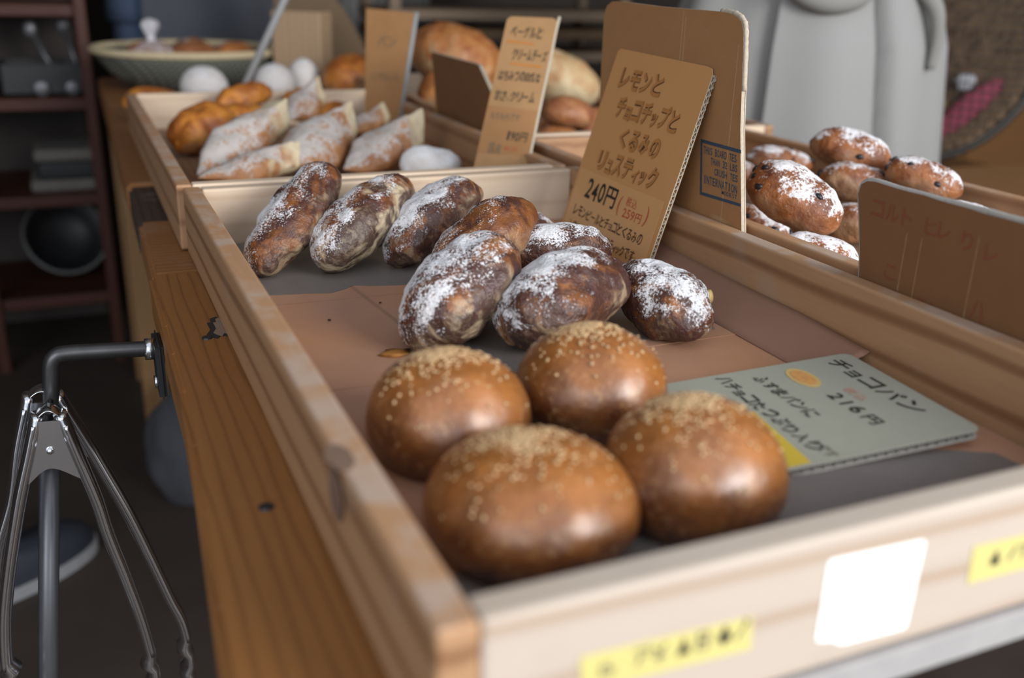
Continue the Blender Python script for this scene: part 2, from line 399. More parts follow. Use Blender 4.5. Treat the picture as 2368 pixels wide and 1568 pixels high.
def bread_mesh(name, kind, d, seed, nu=64, nv=48, amp=0.0035, fine=0.0008, ridge=0.0):
    """one continuous loaf skin in its own axes: x along the loaf, z towards its baked top"""
    L, W, H = d; vs = []; off = Vector((seed * 3.7, seed * 1.3, seed * 2.9))
    for i in range(nu + 1):
        t = -math.cos(math.pi * i / nu)
        for j in range(nv):
            f = 2 * math.pi * j / nv; cf, sf = math.cos(f), math.sin(f)
            if kind == 'loaf':
                r = max(0.0, 1 - abs(t) ** 2.5) ** 0.5; x, y, z = t, r * cf, r * sf
                if z < 0: z *= 0.8
            elif kind == 'bun':
                r = max(0.0, 1 - t * t) ** 0.5; x, y, z = r * cf, r * sf, max(t, -0.55)
            else:
                s = (t + 1) / 2
                r = math.sin(math.pi * s) if s < 0.5 else (1.0 if s < 0.95 else max(0.0, (1 - s) / 0.05))
                w_ = min(1.0, max(0.0, (s - 0.45) / 0.55)); w_ = w_ * w_ * (3 - 2 * w_)
                y = cf * r * (1 - 0.45 * s * s) * (1 - 0.75 * w_ * max(0, sf * r)); z = sf * r * (0.78 + 0.22 * s)
                if z < 0: z *= 0.75
                x = t - 0.30 * w_ * (1 - (z + 0.75) / 1.75); z += 0.22 * w_
            p = Vector((x * L / 2, y * W / 2, z * H / 2))
            nrm = Vector((x / L, y / W, z / H)); nrm.normalize()
            if not (kind == 'bun' and t < -0.5):
                q = p + off
                a = noise.noise(q * 34) * amp + noise.noise(q * 75) * amp * 0.45 + noise.noise(q * 190) * fine
                if ridge: a += (0.5 - abs(noise.noise(q * 48 + Vector((9, 0, 0))))) * ridge - ridge * 0.35
                if kind == 'bun': a *= min(1, (t + 0.55) * 2)
                p += nrm * a
            vs.append(p)
    fs = []
    for i in range(nu):
        for j in range(nv):
            a, b = i * nv + j, i * nv + (j + 1) % nv
            fs.append((a, a + nv, b + nv, b) if kind == 'bun' else (a, b, b + nv, a + nv))
    me = bpy.data.meshes.new(name); me.from_pydata([tuple(v) for v in vs], [], fs); me.update()
    bm = bmesh.new(); bm.from_mesh(me); bmesh.ops.remove_doubles(bm, verts=bm.verts, dist=1e-6); bmesh.ops.recalc_face_normals(bm, faces=bm.faces); bm.to_mesh(me); bm.free()
    for p in me.polygons: p.use_smooth = True
    return me


def loaf(name, label, cat, c, d, ang, mat, seed, kind='loaf', group=None, **kw):
    o = link(name, bread_mesh(name, kind, d, seed, **kw), mat)
    o.matrix_world = Matrix.Translation(c) @ R3(*ang).to_4x4()
    return tag(o, label, cat, group)


def surf_bits(o, name, mat, n, size, seed, zmin=0.2, label=None):
    """n separate bits seated on the skin of loaf o, each a child"""
    rnd = random.Random(seed); me = o.data; cand = [v for v in me.vertices if v.normal.z > zmin]
    for k in range(n):
        v = rnd.choice(cand); bm = bmesh.new(); bmesh.ops.create_icosphere(bm, subdivisions=2, radius=1)
        s = size * rnd.uniform(0.8, 1.25)
        q = Vector((0, 0, 1)).rotation_difference(v.normal).to_matrix()
        for w_ in bm.verts:
            a = 1 + 0.25 * noise.noise(w_.co * 2 + Vector((seed, k, 0)))
            w_.co = q @ (Vector((w_.co.x * 1.3, w_.co.y * 0.9, w_.co.z * 0.7)) * s * a) + v.co
        from_bm(name, bm, mat, o, True)


def frame(P0, X, Y):
    X = Vector(X).normalized(); Y = Vector(Y).normalized(); N = X.cross(Y)
    m = Matrix.Identity(4)
    for i in range(3): m[i][0] = X[i]; m[i][1] = Y[i]; m[i][2] = N[i]; m[i][3] = P0[i]
    return m


_glyph = {}


def glyph(ch, offset):
    key = (ch, offset)
    if key not in _glyph:
        cu = bpy.data.curves.new('glyph', 'FONT'); cu.body = ch; cu.size = 1.0; cu.offset = offset; cu.resolution_u = 3
        o = bpy.data.objects.new('glyph', cu); C.objects.link(o)
        bpy.context.view_layer.update()
        me = bpy.data.meshes.new_from_object(o.evaluated_get(bpy.context.evaluated_depsgraph_get()))
        vs = np.array([v.co[:2] for v in me.vertices]) if len(me.vertices) else np.zeros((0, 2))
        fs = [tuple(p.vertices) for p in me.polygons]
        bpy.data.objects.remove(o); bpy.data.curves.remove(cu); bpy.data.meshes.remove(me)
        _glyph[key] = (vs, fs)
    return _glyph[key]


def write(parent, text, x, y, h, mat, width, z=0.0004, jitter=0.5, offset=0.0, seed=1, slant=0.0, rot=0.0, up=None, name='lettering'):
    """hand lettering: each character fitted to its own slightly uneven cell; (x,y) is the left end of the base line"""
    rnd = random.Random(seed); vs, fs = [], []
    wts = [0.55 if (ord(c) < 128 or c in '、。') else (0.72 if c in 'ョュィッャ' else 1.0) for c in text]
    unit = width / sum(wts); cx = 0.0
    for c, wt in zip(text, wts):
        cell = unit * wt
        if c != ' ':
            gv, gf = glyph(c, offset)
            if len(gv):
                lo, hi = gv.min(0), gv.max(0); sz = np.maximum(hi - lo, 1e-3)
                small = c in 'ョュィッャ'
                hh = h * (0.66 if small else 1.0) * (1 + jitter * rnd.uniform(-0.1, 0.1))
                if c in 'ー-。、.・': sy = hh / 0.9; sx = cell / 1.05
                else: sy = min(hh / sz[1], hh / 0.5); sx = min(cell * 0.86 / sz[0], sy * 1.25)
                mid = (lo + hi) / 2
                q = (gv - np.array([mid[0], lo[1] if c not in 'ー-・' else mid[1] - 0.5 * h / sy])) * np.array([sx, sy])
                a = jitter * rnd.uniform(-0.10, 0.10); ca, sa = math.cos(a), math.sin(a)
                q = q @ np.array([[ca, sa], [-sa, ca]])
                q[:, 0] += slant * q[:, 1] + cx + cell / 2; q[:, 1] += jitter * rnd.uniform(-0.06, 0.06) * h
                b = len(vs); vs += [tuple(v) for v in q]; fs += [tuple(i + b for i in f) for f in gf]
        cx += cell
    ca, sa = math.cos(rot), math.sin(rot)
    V = [(x + ca * a - sa * b, y + sa * a + ca * b, z) for a, b in vs]
    return from_py(name, V, fs, mat, parent, False)


def flute(name, x0, x1, y0, y1, z0, z1, mat, parent, pitch=0.006, along='Y'):
    """corrugated inner sheet between two liners; its wave shows on the edge"""
    n = int((y1 - y0) / (pitch / 8)); bm = bmesh.new(); prev = None
    for i in range(n + 1):
        s = y0 + (y1 - y0) * i / n; ph = 2 * math.pi * (s - y0) / pitch
        zc = (z0 + z1) / 2 + (z1 - z0) / 2 * max(-1, min(1, 1.5 * math.sin(ph))); th = 0.00035
        row = []
        for (xx, zz) in ((x0, zc - th), (x1, zc - th), (x1, zc + th), (x0, zc + th)):
            row.append(bm.verts.new((xx, s, zz) if along == 'Y' else (s, xx, zz)))
        if prev:
            for k in range(4): bm.faces.new([prev[k], prev[(k + 1) % 4], row[(k + 1) % 4], row[k]])
        prev = row
    bmesh.ops.recalc_face_normals(bm, faces=bm.faces)
    return from_bm(name, bm, mat, parent)


# ------------------------------------------------------------------ the setting
FZ = -0.75
struct(box('floor', (-2.4, -2.6, FZ - 0.05), (3.2, 3.6, FZ), 'floor_dark', bev=0))
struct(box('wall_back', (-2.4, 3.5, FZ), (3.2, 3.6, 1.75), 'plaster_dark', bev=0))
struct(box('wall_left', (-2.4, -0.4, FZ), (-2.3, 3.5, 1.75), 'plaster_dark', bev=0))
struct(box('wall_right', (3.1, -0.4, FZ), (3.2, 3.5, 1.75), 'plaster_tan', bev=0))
struct(box('ceiling', (-2.4, 0.5, 1.75), (3.2, 3.6, 1.8), 'ceiling_mat', bev=0))

# ------------------------------------------------------------------ display table
t = root('display_table', 'long orange-brown wooden display table carrying the bread trays', 'table', (0.35, 1.1, FZ))


def tb(name, poly, z0, z1, mat):  # board outline in world x,y
    o = prism(name, [(x - 0.35, y - 1.1) for x, y in poly], z0 - FZ, z1 - FZ, mat, t)
    bm = bmesh.new(); bm.from_mesh(o.data); bmesh.ops.bevel(bm, geom=[e for e in bm.edges], offset=0.0045, segments=3, affect='EDGES'); bm.to_mesh(o.data); bm.free()
    return o


EX = ((-0.05, -0.062), (0.05, -0.058), (0.13, -0.0535), (0.21, -0.0490), (0.29, -0.0447), (0.37, -0.0415), (0.44, -0.0412), (0.50, -0.0402), (0.63, -0.0392), (0.85, -0.036), (1.47, -0.027), (2.4, -0.02))


def edge_x(y):
    for (a, p), (b, q) in zip(EX, EX[1:]):
        if y <= b: return p + (q - p) * (y - a) / (b - a)
    return EX[-1][1]


tb('tabletop_board', [(edge_x(0.005), 0.005), (0.075, 0.005), (0.085, 0.02), (0.085, 0.22), (0.80, 0.22), (0.80, 0.63)] + [(edge_x(y), y) for y in (0.63, 0.5, 0.44, 0.37, 0.29, 0.21, 0.13, 0.05)], -0.042, 0.0, 'table_wood')
tb('tabletop_board', [(edge_x(0.632) + 0.003, 0.632), (0.80, 0.632), (0.80, 0.832), (edge_x(0.832) + 0.003, 0.832)], -0.042, -0.0012, 'table_wood_cross')
tb('tabletop_board', [(edge_x(0.834) + 0.002, 0.834), (0.86, 0.834), (0.86, 1.028), (edge_x(1.028) + 0.002, 1.028)], -0.042, -0.004, 'table_dark_wood')
tb('tabletop_board', [(edge_x(1.03), 1.03), (0.86, 1.03), (0.86, 2.28), (edge_x(2.28), 2.28)], -0.042, -0.0005, 'table_wood_cross')
for x, y in ((-0.018, 1.70), (0.0, 0.24), (0.74, 0.24), (0.74, 1.0), (-0.01, 2.24), (0.74, 2.24)):
    box('leg', (x - 0.35, y - 1.1, 0), (x + 0.049 - 0.35, y + 0.05 - 1.1, -0.042 - FZ), 'post_wood', t, 0.003)
box('rail', (0.0 - 0.35, 0.25 - 1.1, -0.12 - FZ), (0.02 - 0.35, 2.24 - 1.1, -0.042 - FZ), 'table_dark_wood', t)
box('front_strip', (0.095 - 0.35, -0.003 - 1.1, -0.016 - FZ), (0.80 - 0.35, 0.21 - 1.1, -0.0005 - FZ), 'strip_grey', t, 0.001)
# patched knot and screw heads on the worn front board
for (x, y, s) in ((-0.013, 0.4535, 0.0038), (-0.0175, 0.20, 0.004)):
    bm = bmesh.new(); bmesh.ops.create_cone(bm, segments=16, radius1=s, radius2=s * 0.9, depth=0.001, cap_ends=True)
    bmesh.ops.translate(bm, verts=bm.verts, vec=(x - 0.35, y - 1.1, -FZ + 0.0005)); from_bm('screw_head', bm, 'plate_black', t)
rnd = random.Random(4); pts = []
for k in range(26):
    q = 2 * math.pi * k / 26; r = 0.010 * (1 + rnd.uniform(-0.35, 0.35)); pts.append((-0.002 - 0.35 + r * 0.9 * math.cos(q), 0.472 - 1.1 + r * 2.0 * math.sin(q)))
prism('knot', pts, -FZ, -FZ + 0.0006, 'plate_black', t)
pts2 = [((x + 0.352) * 0.8 - 0.349, (y - 0.472 + 1.1) * 0.86 + 0.472 - 1.1) for x, y in pts]
prism('knot_patch', pts2, -FZ + 0.0006, -FZ + 0.001, 'rack_wood', t)


# ------------------------------------------------------------------ trays
def tray(name, label, x0, x1, y0, y1, H, th, mats, front_th=None):
    r = root(name, label, 'tray', ((x0 + x1) / 2, (y0 + y1) / 2, 0.0)); a, b = (x1 - x0) / 2, (y1 - y0) / 2
    ft = front_th or th
    box('base_board', (-a + th, -b + ft, 0.001), (a - th, b - th, 0.008), mats[3], r, 0)
    box('side_board', (-a, -b, 0.0), (-a + th, b, H), mats[0], r, 0.0022, 3)
    box('side_board', (a - th, -b, 0.0), (a, b, H), mats[0], r, 0.0022, 3)
    box('front_board', (-a + th, -b, 0.0), (a - th, -b + ft, H), mats[1], r, 0.0022, 3)
    box('back_board', (-a + th, b - th, 0.0), (a - th, b, H), mats[2], r, 0.0022, 3)
    return r


A = tray('bread_tray', 'front wooden tray holding shiny round buns and dark chocolate loaves', 0.001, 0.408, 0.0, 0.692, 0.0614, 0.0155,
         ('tray_side_wood', 'tray_front_wood', 'tray_pale_wood', 'tray_base_wood'))
B = tray('bread_tray', 'wooden tray of pointed floury rolls directly behind the front tray', -0.004, 0.398, 0.70, 1.425, 0.0618, 0.0145,
         ('back_tray_wood', 'tray_pale_wood', 'tray_pale_wood', 'tray_base_wood'))
D = tray('bread_tray', 'wooden tray of sugar-dusted raisin breads to the right of the front tray', 0.424, 0.768, 0.0, 0.885, 0.0614, 0.0145,
         ('back_tray_wood', 'tray_front_wood', 'back_tray_wood', 'tray_base_wood'))
E_ = tray('bread_tray', 'wooden tray with big country loaves behind the brown card, back right', 0.42, 0.83, 0.90, 1.68, 0.0614, 0.0145,
          ('back_tray_wood', 'tray_pale_wood', 'tray_pale_wood', 'tray_base_wood'))

# stickers on the front board of the front tray (local: tray centre)
ax, ay = -(0.001 + 0.408) / 2, -0.692 / 2


kn = prism('knot', [(-0.2023 + 0.0055 * math.cos(q / 14 * 6.283) * (1 + 0.15 * math.sin(q * 2.1)), -0.222 + 0.013 * math.sin(q / 14 * 6.283)) for q in range(14)], 0.0612, 0.0617, ('knot_wood', 'knot_wood'), A); kn['label'] = 'dark knot on the rim'
bm = bmesh.new(); kv = [bm.verts.new((ax - 0.0003, -0.225 + 0.010 * math.cos(q / 14 * 6.283), 0.046 + 0.012 * math.sin(q / 14 * 6.283))) for q in range(14)]; bm.faces.new(kv)
kf = from_bm('knot', bm, 'knot_wood', A); kf['label'] = 'dark knot on the outer face'; kf.modifiers.new('solid', 'SOLIDIFY').thickness = 0.0006


def on_front(poly, name, mat, d=0.0004):
    bm = bmesh.new(); fr = [bm.verts.new((x + ax, ay - d, z)) for x, z in poly]; bk = [bm.verts.new((x + ax, ay + 0.0002, z)) for x, z in poly]
    bm.faces.new(fr); bm.faces.new(bk[::-1]); k = len(poly)
    for i in range(k): bm.faces.new([fr[i], bk[i], bk[(i + 1) % k], fr[(i + 1) % k]])
    bmesh.ops.recalc_face_normals(bm, faces=bm.faces)
    return from_bm(name, bm, mat, A)


def ink_front(parent, segs, mat, wd, d=0.0006):
    """marker strokes on the front board"""
    bm = bmesh.new()
    for s in segs:
        sweep('s', [(x + ax, ay - d, z) for x, z in s], wd, mat, bm=bm, seg=6, ref=Vector((0, 1, 0)), ell=[(wd, 0.0003)] * len(s))
    bmesh.ops.recalc_face_normals(bm, faces=bm.faces)
    return from_bm('lettering', bm, mat, parent)


tp = on_front([(0.0524, 0.0372), (0.124, 0.0345), (0.1252, 0.0196), (0.0540, 0.0222)], 'masking_tape', 'tape_yellow'); tp['label'] = 'yellow masking tape with marker writing'
o = .0
ink_front(tp, [[(0.0645, .0315), (0.061, .0315), (0.061, .027), (0.0655, .027), (0.0655, .0295), (0.063, .0295)]], 'ink_faded', 0.0006)
ink_front(tp, [[(0.074, .0335), (0.080, .0335), (0.079, .0300)], [(0.0765, .0315), (0.0755, .0275)], [(0.082, .033), (0.0845, .030), (0.087, .0335)], [(0.0845, .030), (0.0845, .0265)], [(0.0825, .0285), (0.0868, .0285)]], 'ink_faded', 0.0006)
ink_front(tp, [[(0.0925, .0265), (0.0945, .0330), (0.0965, .0265)], [(0.0928, .0285), (0.0962, .0285)], [(0.0935, .0275), (0.0955, .0275)], [(0.0945, .031), (0.0945, .0265)]], 'ink_black', 0.0008)
ink_front(tp, [[(0.1005, .0335), (0.1045, .0335), (0.1045, .0265), (0.1005, .0265), (0.1005, .0335)], [(0.1005, .030), (0.1045, .030)]], 'ink_faded', 0.0007)
ink_front(tp, [[(0.1095, .0300), (0.1145, .0300)], [(0.112, .0335), (0.112, .026)], [(0.1095, .0275), (0.112, .0305), (0.1145, .0272)]], 'ink_black', 0.0010)
ink_front(tp, [[(0.1175, .0265), (0.1215, .0330)], [(0.1205, .0345), (0.1225, .0325)]], 'ink_faded', 0.0006)
stk = on_front([(0.1568, 0.0495), (0.158, 0.0505), (0.2035, 0.0487), (0.2050, 0.0478), (0.2040, 0.0085), (0.2025, 0.0072), (0.1700, 0.0088), (0.1645, 0.0122), (0.1580, 0.0135), (0.1568, 0.0146)], 'sticker', 'sticker_white')
stk['label'] = 'white sticker with a faint pale blue print'
ink_front(stk, [[(0.1845, .0240), (0.1845, .0335), (0.1880, .0340), (0.1885, .0305), (0.1850, .0295)]], 'ink_cyan', 0.0006)
ink_front(stk, [[(0.1790, .0165), (0.1900, .0172)]], 'ink_cyan', 0.0008)
tp2 = on_front([(0.2335, 0.0388), (0.300, 0.0365), (0.3005, 0.0192), (0.2345, 0.0206)], 'masking_tape', 'tape_yellow'); tp2['label'] = 'yellow masking tape cut off by the right edge of the photo'
ink_front(tp2, [[(0.2455, .0300), (0.2500, .0300)], [(0.248, .0335), (0.248, .0268)], [(0.246, .0275), (0.2478, .0305), (0.2500, .0275)]], 'ink_black', 0.0010)
ink_front(tp2, [[(0.256, .0275), (0.2595, .0335)], [(0.2615, .033), (0.265, .033), (0.264, .027)]], 'ink_faded', 0.0006)

# ------------------------------------------------------------------ baking papers in the front tray


def sheet(name, label, poly, z, mat, curl=None):
    bm = bmesh.new(); vs = [bm.verts.new((x, y, 0)) for x, y in poly]; f = bm.faces.new(vs)
    r = bmesh.ops.extrude_face_region(bm, geom=[f]); bmesh.ops.translate(bm, verts=[v for v in r['geom'] if isinstance(v, bmesh.types.BMVert)], vec=(0, 0, 0.00035))
    bmesh.ops.recalc_face_normals(bm, faces=bm.faces)
    o_ = from_bm(name, bm, mat); o_.location = (0, 0, z); return tag(o_, label, 'baking paper')


def zig(p, q, n, a):
    p, q = Vector(p), Vector(q); d = (q - p); nn = Vector((-d.y, d.x)).normalized() * a
    return [tuple(p + d * (i / n) + (nn if i % 2 else -nn * 0.2)) for i in range(n + 1)]


random.seed(2)
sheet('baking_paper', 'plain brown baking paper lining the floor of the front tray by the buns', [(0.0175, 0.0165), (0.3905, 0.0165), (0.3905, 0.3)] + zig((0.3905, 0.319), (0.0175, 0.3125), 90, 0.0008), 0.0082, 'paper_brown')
back = [(0.0175, 0.311), (0.346, 0.311), (0.346, 0.50), (0.391, 0.51), (0.391, 0.675), (0.0175, 0.675)]
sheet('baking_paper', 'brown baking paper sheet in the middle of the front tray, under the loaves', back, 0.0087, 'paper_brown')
sheet('baking_paper', 'grey translucent paper under the three loaves leaning on the back board',
      [(0.0175, 0.505), (0.045, 0.5095), (0.07, 0.5055), (0.09, 0.5005), (0.103, 0.507), (0.112, 0.515), (0.125, 0.509), (0.15, 0.503), (0.19, 0.506), (0.24, 0.498), (0.30, 0.505), (0.34, 0.50), (0.34, 0.674), (0.0175, 0.674)], 0.0092, 'paper_grey')
sheet('baking_paper', 'small grey paper with a serrated edge under the centre chocolate loaves',
      [(0.120, 0.385), (0.132, 0.342), (0.147, 0.335)] + zig((0.165, 0.29), (0.2749, 0.3225), 22, 0.0012) + zig((0.2749, 0.3225), (0.3363, 0.325), 20, 0.0014) + [(0.345, 0.35), (0.335, 0.43), (0.20, 0.45)], 0.0092, 'paper_grey')
sheet('baking_paper', 'grey paper lying under the white card and the front buns',
      [(0.0185, 0.0175), (0.34, 0.0175), (0.3600, 0.03), (0.372, 0.06), (0.368, 0.10), (0.335, 0.118), (0.25, 0.13), (0.20, 0.125), (0.13, 0.21), (0.115, 0.225), (0.10, 0.20), (0.03, 0.07)], 0.0087, 'paper_grey')
# side flap that climbs the right board
pr = [(0.3445, 0.0093), (0.352, 0.0115), (0.365, 0.0150), (0.378, 0.0190), (0.3865, 0.0222), (0.3905, 0.0250)]
ys = [0.225 + 0.285 * i / 40 for i in range(41)]; vs, fs = [], []
for i, y in enumerate(ys):
    k = 1.0 if y > 0.30 else 0.75 + 0.25 * (y - 0.225) / 0.075
    for (x, z) in pr: vs.append((x, y + 0.0006 * ((i % 2) * 2 - 1) * 0, 0.0093 + (z - 0.0093) * k * (1.0 + 0.25 * max(0, (y - 0.36) / 0.15))))
for i in range(40):
    for j in range(len(pr) - 1): a = i * len(pr) + j; fs.append((a, a + 1, a + len(pr) + 1, a + len(pr)))
o = from_py('baking_paper', vs, fs, 'paper_flap'); tag(o, 'purplish brown edge of baking paper climbing the right board', 'baking paper')
o.modifiers.new('solid', 'SOLIDIFY').thickness = 0.0004
zz = zig((0.346, 0.309), (0.386, 0.366), 24, 0.0016)
# crumbs
rnd = random.Random(8)
for (x, y, s, m, lb) in [(0.119, 0.462, 0.0011, 'crumb_dark', 'tiny dark crumb on the bare brown paper, nearer the back'), (0.073, 0.436, 0.0012, 'crumb_dark', 'tiny dark crumb near the left board on brown paper'),
                         (0.0985, 0.356, 0.0075, 'crumb_brown', 'thin brown crust flake on the paper left of the big loaf'), (0.114, 0.351, 0.0042, 'crumb_brown', 'smaller brown crust flake behind the left bun'),
                         (0.352, 0.072, 0.004, 'ink_orange', 'orange crumb in the front right corner of the front tray')]:
    bm = bmesh.new(); bmesh.ops.create_icosphere(bm, subdivisions=2, radius=s)
    for v in bm.verts:
        v.co.z *= 0.16 if s > 0.003 else 0.5; v.co.x *= 1.35; v.co *= 1 + 0.6 * noise.noise(v.co * 300 + Vector((x * 90, 0, 0)))
    o = from_bm('crumb', bm, m, None, True); o.location = (x, y, 0.0096 + (0.0006 if s < .003 else 0.0005)); o.rotation_euler = (0, 0, rnd.uniform(0, 2)); tag(o, lb, 'crumb')

# ------------------------------------------------------------------ breads of the front tray
CH = [('floury dark loaf leaning on the back board, leftmost of the three there', (0.0849, 0.5989, 0.0487), (0.1416, 0.0604, 0.0513), (45.2, 28, -27.7), 0),
      ('pale-bellied floury loaf leaning on the back board, middle of the three there', (0.1410, 0.5810, 0.0444), (0.1370, 0.0705, 0.0599), (43.4, 16.8, -39.2), 1),
      ('floury dark loaf leaning on the back board, rightmost of the three there', (0.2020, 0.5709, 0.0431), (0.1222, 0.0691, 0.0587), (32.3, 21.2, -27), 2),
      ('glossy amber-topped chocolate loaf peeking out over the biggest front loaf', (0.2024, 0.4577, 0.0471), (0.1220, 0.0712, 0.0605), (33.4, 21.3, -30), 3),
      ('big floury chocolate loaf standing steeply at the left of the centre pile', (0.1504, 0.3656, 0.0443), (0.1101, 0.0771, 0.0655), (32, 22.2, -28), 4),
      ('dark chocolate loaf half hidden below the lemon sign, behind the floury one', (0.2680, 0.4500, 0.0390), (0.0900, 0.0605, 0.0514), (-2, 0, -7), 5),
      ('wide chocolate loaf with thick flour in the middle of the centre pile', (0.2160, 0.3408, 0.0390), (0.1185, 0.0809, 0.0688), (33.2, 5.2, -20.6), 6),
      ('dark swirled chocolate loaf lying at the right end, near the right board', (0.2939, 0.3336, 0.0337), (0.0852, 0.0548, 0.0466), (-71, -14.6, 35.2), 7),
      ('small dark loaf end glimpsed behind the glossy amber loaf by the sign', (0.2750, 0.5450, 0.0300), (0.080, 0.050, 0.042), (20, 0, 0), 8)]
for lb, c, d, a, i in CH:
    o = loaf('chocolate_loaf', lb, 'bread', c, d, a, f'chocolate_crust_{i}', i * 2.7 + 1, group='chocolate and walnut loaves', nu=120, nv=84, amp=0.0036, fine=0.0008, ridge=0.0020)
    if i in (4, 7): surf_bits(o, 'walnut_piece', 'walnut', 1, 0.0042, 20 + i, -0.6)
BN = [('shiny round bun nearest the viewer at the front board', (0.0869, 0.1137, 0.0267), (0.0984, 0.0984, 0.0643), 0),
      ('shiny round bun at the left board, left of the four', (0.0828, 0.2098, 0.0291), (0.0886, 0.0886, 0.0730), 1),
      ('shiny round bun farthest back, touching the chocolate loaves', (0.1747, 0.2193, 0.0293), (0.0878, 0.0878, 0.0737), 2),
      ('shiny round bun on the right, overlapping the white card', (0.1722, 0.1094, 0.0295), (0.0889, 0.0889, 0.0745), 3)]
for lb, c, d, i in BN:
    r = root('round_bun', lb, 'bread', c, 'shiny round chocolate buns')
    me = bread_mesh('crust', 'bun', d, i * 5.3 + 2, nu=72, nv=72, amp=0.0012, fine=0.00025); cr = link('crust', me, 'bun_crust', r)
    rnd = random.Random(i + 3); bm = bmesh.new(); N = 0
    while N < 520:
        th = abs(rnd.gauss(0.10, 0.36)) if N < 490 else rnd.uniform(0.5, 1.3); ph = rnd.uniform(0, 2 * math.pi)
        if th > 1.3: continue
        nx, ny, nz = math.sin(th) * math.cos(ph) - (0.10 if N < 490 else 0), math.sin(th) * math.sin(ph) + (0.12 if N < 490 else 0), math.cos(th)
        p = Vector((nx, ny, nz)).normalized(); q = Vector((p.x * d[0] / 2, p.y * d[1] / 2, p.z * d[2] / 2)) * 1.004
        nr = Vector((p.x / d[0], p.y / d[1], p.z / d[2])).normalized(); rot = Vector((0, 0, 1)).rotation_difference(nr).to_matrix() @ Matrix.Rotation(rnd.uniform(0, 6), 3, 'Z')
        s = rnd.uniform(0.0006, 0.0011); g = bmesh.ops.create_icosphere(bm, subdivisions=1, radius=1)
        for v in g['verts']: v.co = rot @ Vector((v.co.x * s * 1.5, v.co.y * s, v.co.z * s * 0.7)) + q
        N += 1
    tp_ = from_bm('grain_topping', bm, 'grain', r, True); tp_['kind'] = 'stuff'

# ------------------------------------------------------------------ white flat price card
tb_ = math.atan(0.008 / 0.15)
m = frame((0.23, 0.235, 0.0128), (0, -1, 0), (math.cos(tb_), 0, math.sin(tb_))) @ Matrix.Rotation(math.radians(-4.5), 4, 'Z') @ Matrix.Translation((-0.006, 0, 0))
card = root('price_card', 'cream handwritten price card lying flat in the front tray by the buns', 'sign', mat=m)
W_, H_ = 0.121, 0.1455


def rounded(w, h, r, n=5, x0=0.0, y0=0.0):
    p = []
    for cx, cy, a0 in ((w - r, r, -90), (w - r, h - r, 0), (r, h - r, 90), (r, r, 180)):
        for k in range(n + 1):
            a = math.radians(a0 + 90 * k / n); p.append((x0 + cx + r * math.cos(a), y0 + cy + r * math.sin(a)))
    return p


prism('face_sheet', rounded(W_, H_, 0.006), -0.0008, 0, ('card_cream', 'edge_grey'), card)
prism('back_sheet', rounded(W_, H_, 0.006), -0.0053, -0.0046, ('edge_grey', 'edge_grey'), card)
flute('corrugation', W_ - 0.001, 0.006, 0.004, H_ - 0.004, -0.0046, -0.0008, 'edge_grey', card, 0.0068, 'Y')
write(card, 'チョコパン', 0.006, 0.1225, 0.0125, 'ink_black', 0.086, offset=0.012, seed=3, slant=0.05)
write(card, '216円', 0.050, 0.0915, 0.0095, 'ink_black', 0.048, offset=0.012, seed=4)
write(card, '税込', 0.047, 0.1055, 0.007, 'ink_pale_red', 0.020, seed=5)
write(card, 'ふすまパンに', 0.012, 0.0635, 0.0095, 'ink_black', 0.062, offset=0.01, seed=6)
write(card, 'ハチョコたっぷり入り', 0.004, 0.0412, 0.010, 'ink_black', 0.105, offset=0.01, seed=7)
write(card, '。です', 0.102, 0.0455, 0.007, 'ink_faded', 0.016, seed=8)
prism('bun_drawing', [(0.024 + 0.0150 * math.cos(q / 20 * 2 * math.pi), 0.094 + 0.0085 * math.sin(q / 20 * 2 * math.pi)) for q in range(20)], 0.0001, 0.0003, ('ink_bun_edge', 'ink_bun_edge'), card)
prism('bun_drawing', [(0.024 + 0.0115 * math.cos(q / 20 * 2 * math.pi), 0.094 + 0.0058 * math.sin(q / 20 * 2 * math.pi)) for q in range(20)], 0.0003, 0.0005, ('ink_bun', 'ink_bun'), card)
yl = prism('corner_label', [(0.055, 0.014), (0.119, 0.0125), (0.1185, 0.0335), (0.055, 0.0385)], 0.0001, 0.0004, ('label_yellow', 'label_yellow'), card); yl['label'] = 'yellow strip'

# ------------------------------------------------------------------ upright cardboard signs
# lemon sign
a = math.atan(0.317)
sg = root('price_sign', 'brown cardboard sign priced 240 yen leaning behind the chocolate loaves', 'sign', mat=frame((0.354, 0.66, 0.0105), (0, -1, 0), (math.sin(a), 0, math.cos(a))) @ Matrix.Translation((0.036, 0, 0)))
out = [(0.0, 0.0), (0.1665, 0.0), (0.1655, 0.10), (0.1635, 0.1765), (0.160, 0.1815), (0.153, 0.1828), (0.08, 0.1845), (0.004, 0.1862), (0.0, 0.183)]
prism('face_sheet', out, -0.0007, 0.0, ('cardboard_sign', 'edge_pale'), sg)
prism('back_sheet', out, -0.0042, -0.0035, ('cardboard', 'edge_pale'), sg)
flute('corrugation', 0.002, 0.1655, 0.001, 0.1765, -0.0035, -0.0007, 'edge_pale', sg, 0.0062)
prism('tape_strip', [(0.004, 0.0115), (0.1605, 0.0105), (0.1585, 0.0655), (0.0045, 0.0670)], 0.0001, 0.00035, ('tape_clear', 'tape_clear'), sg)['label'] = 'lighter glossy strip of clear tape'
T = [('レモンと', 0.020, 0.1495, 0.0195, 0.078, 11), ('チョコチップと', 0.032, 0.1225, 0.0205, 0.109, 12), ('くるみの', 0.053, 0.0965, 0.0195, 0.074, 13), ('リュスティック', 0.029, 0.0705, 0.0200, 0.109, 14)]
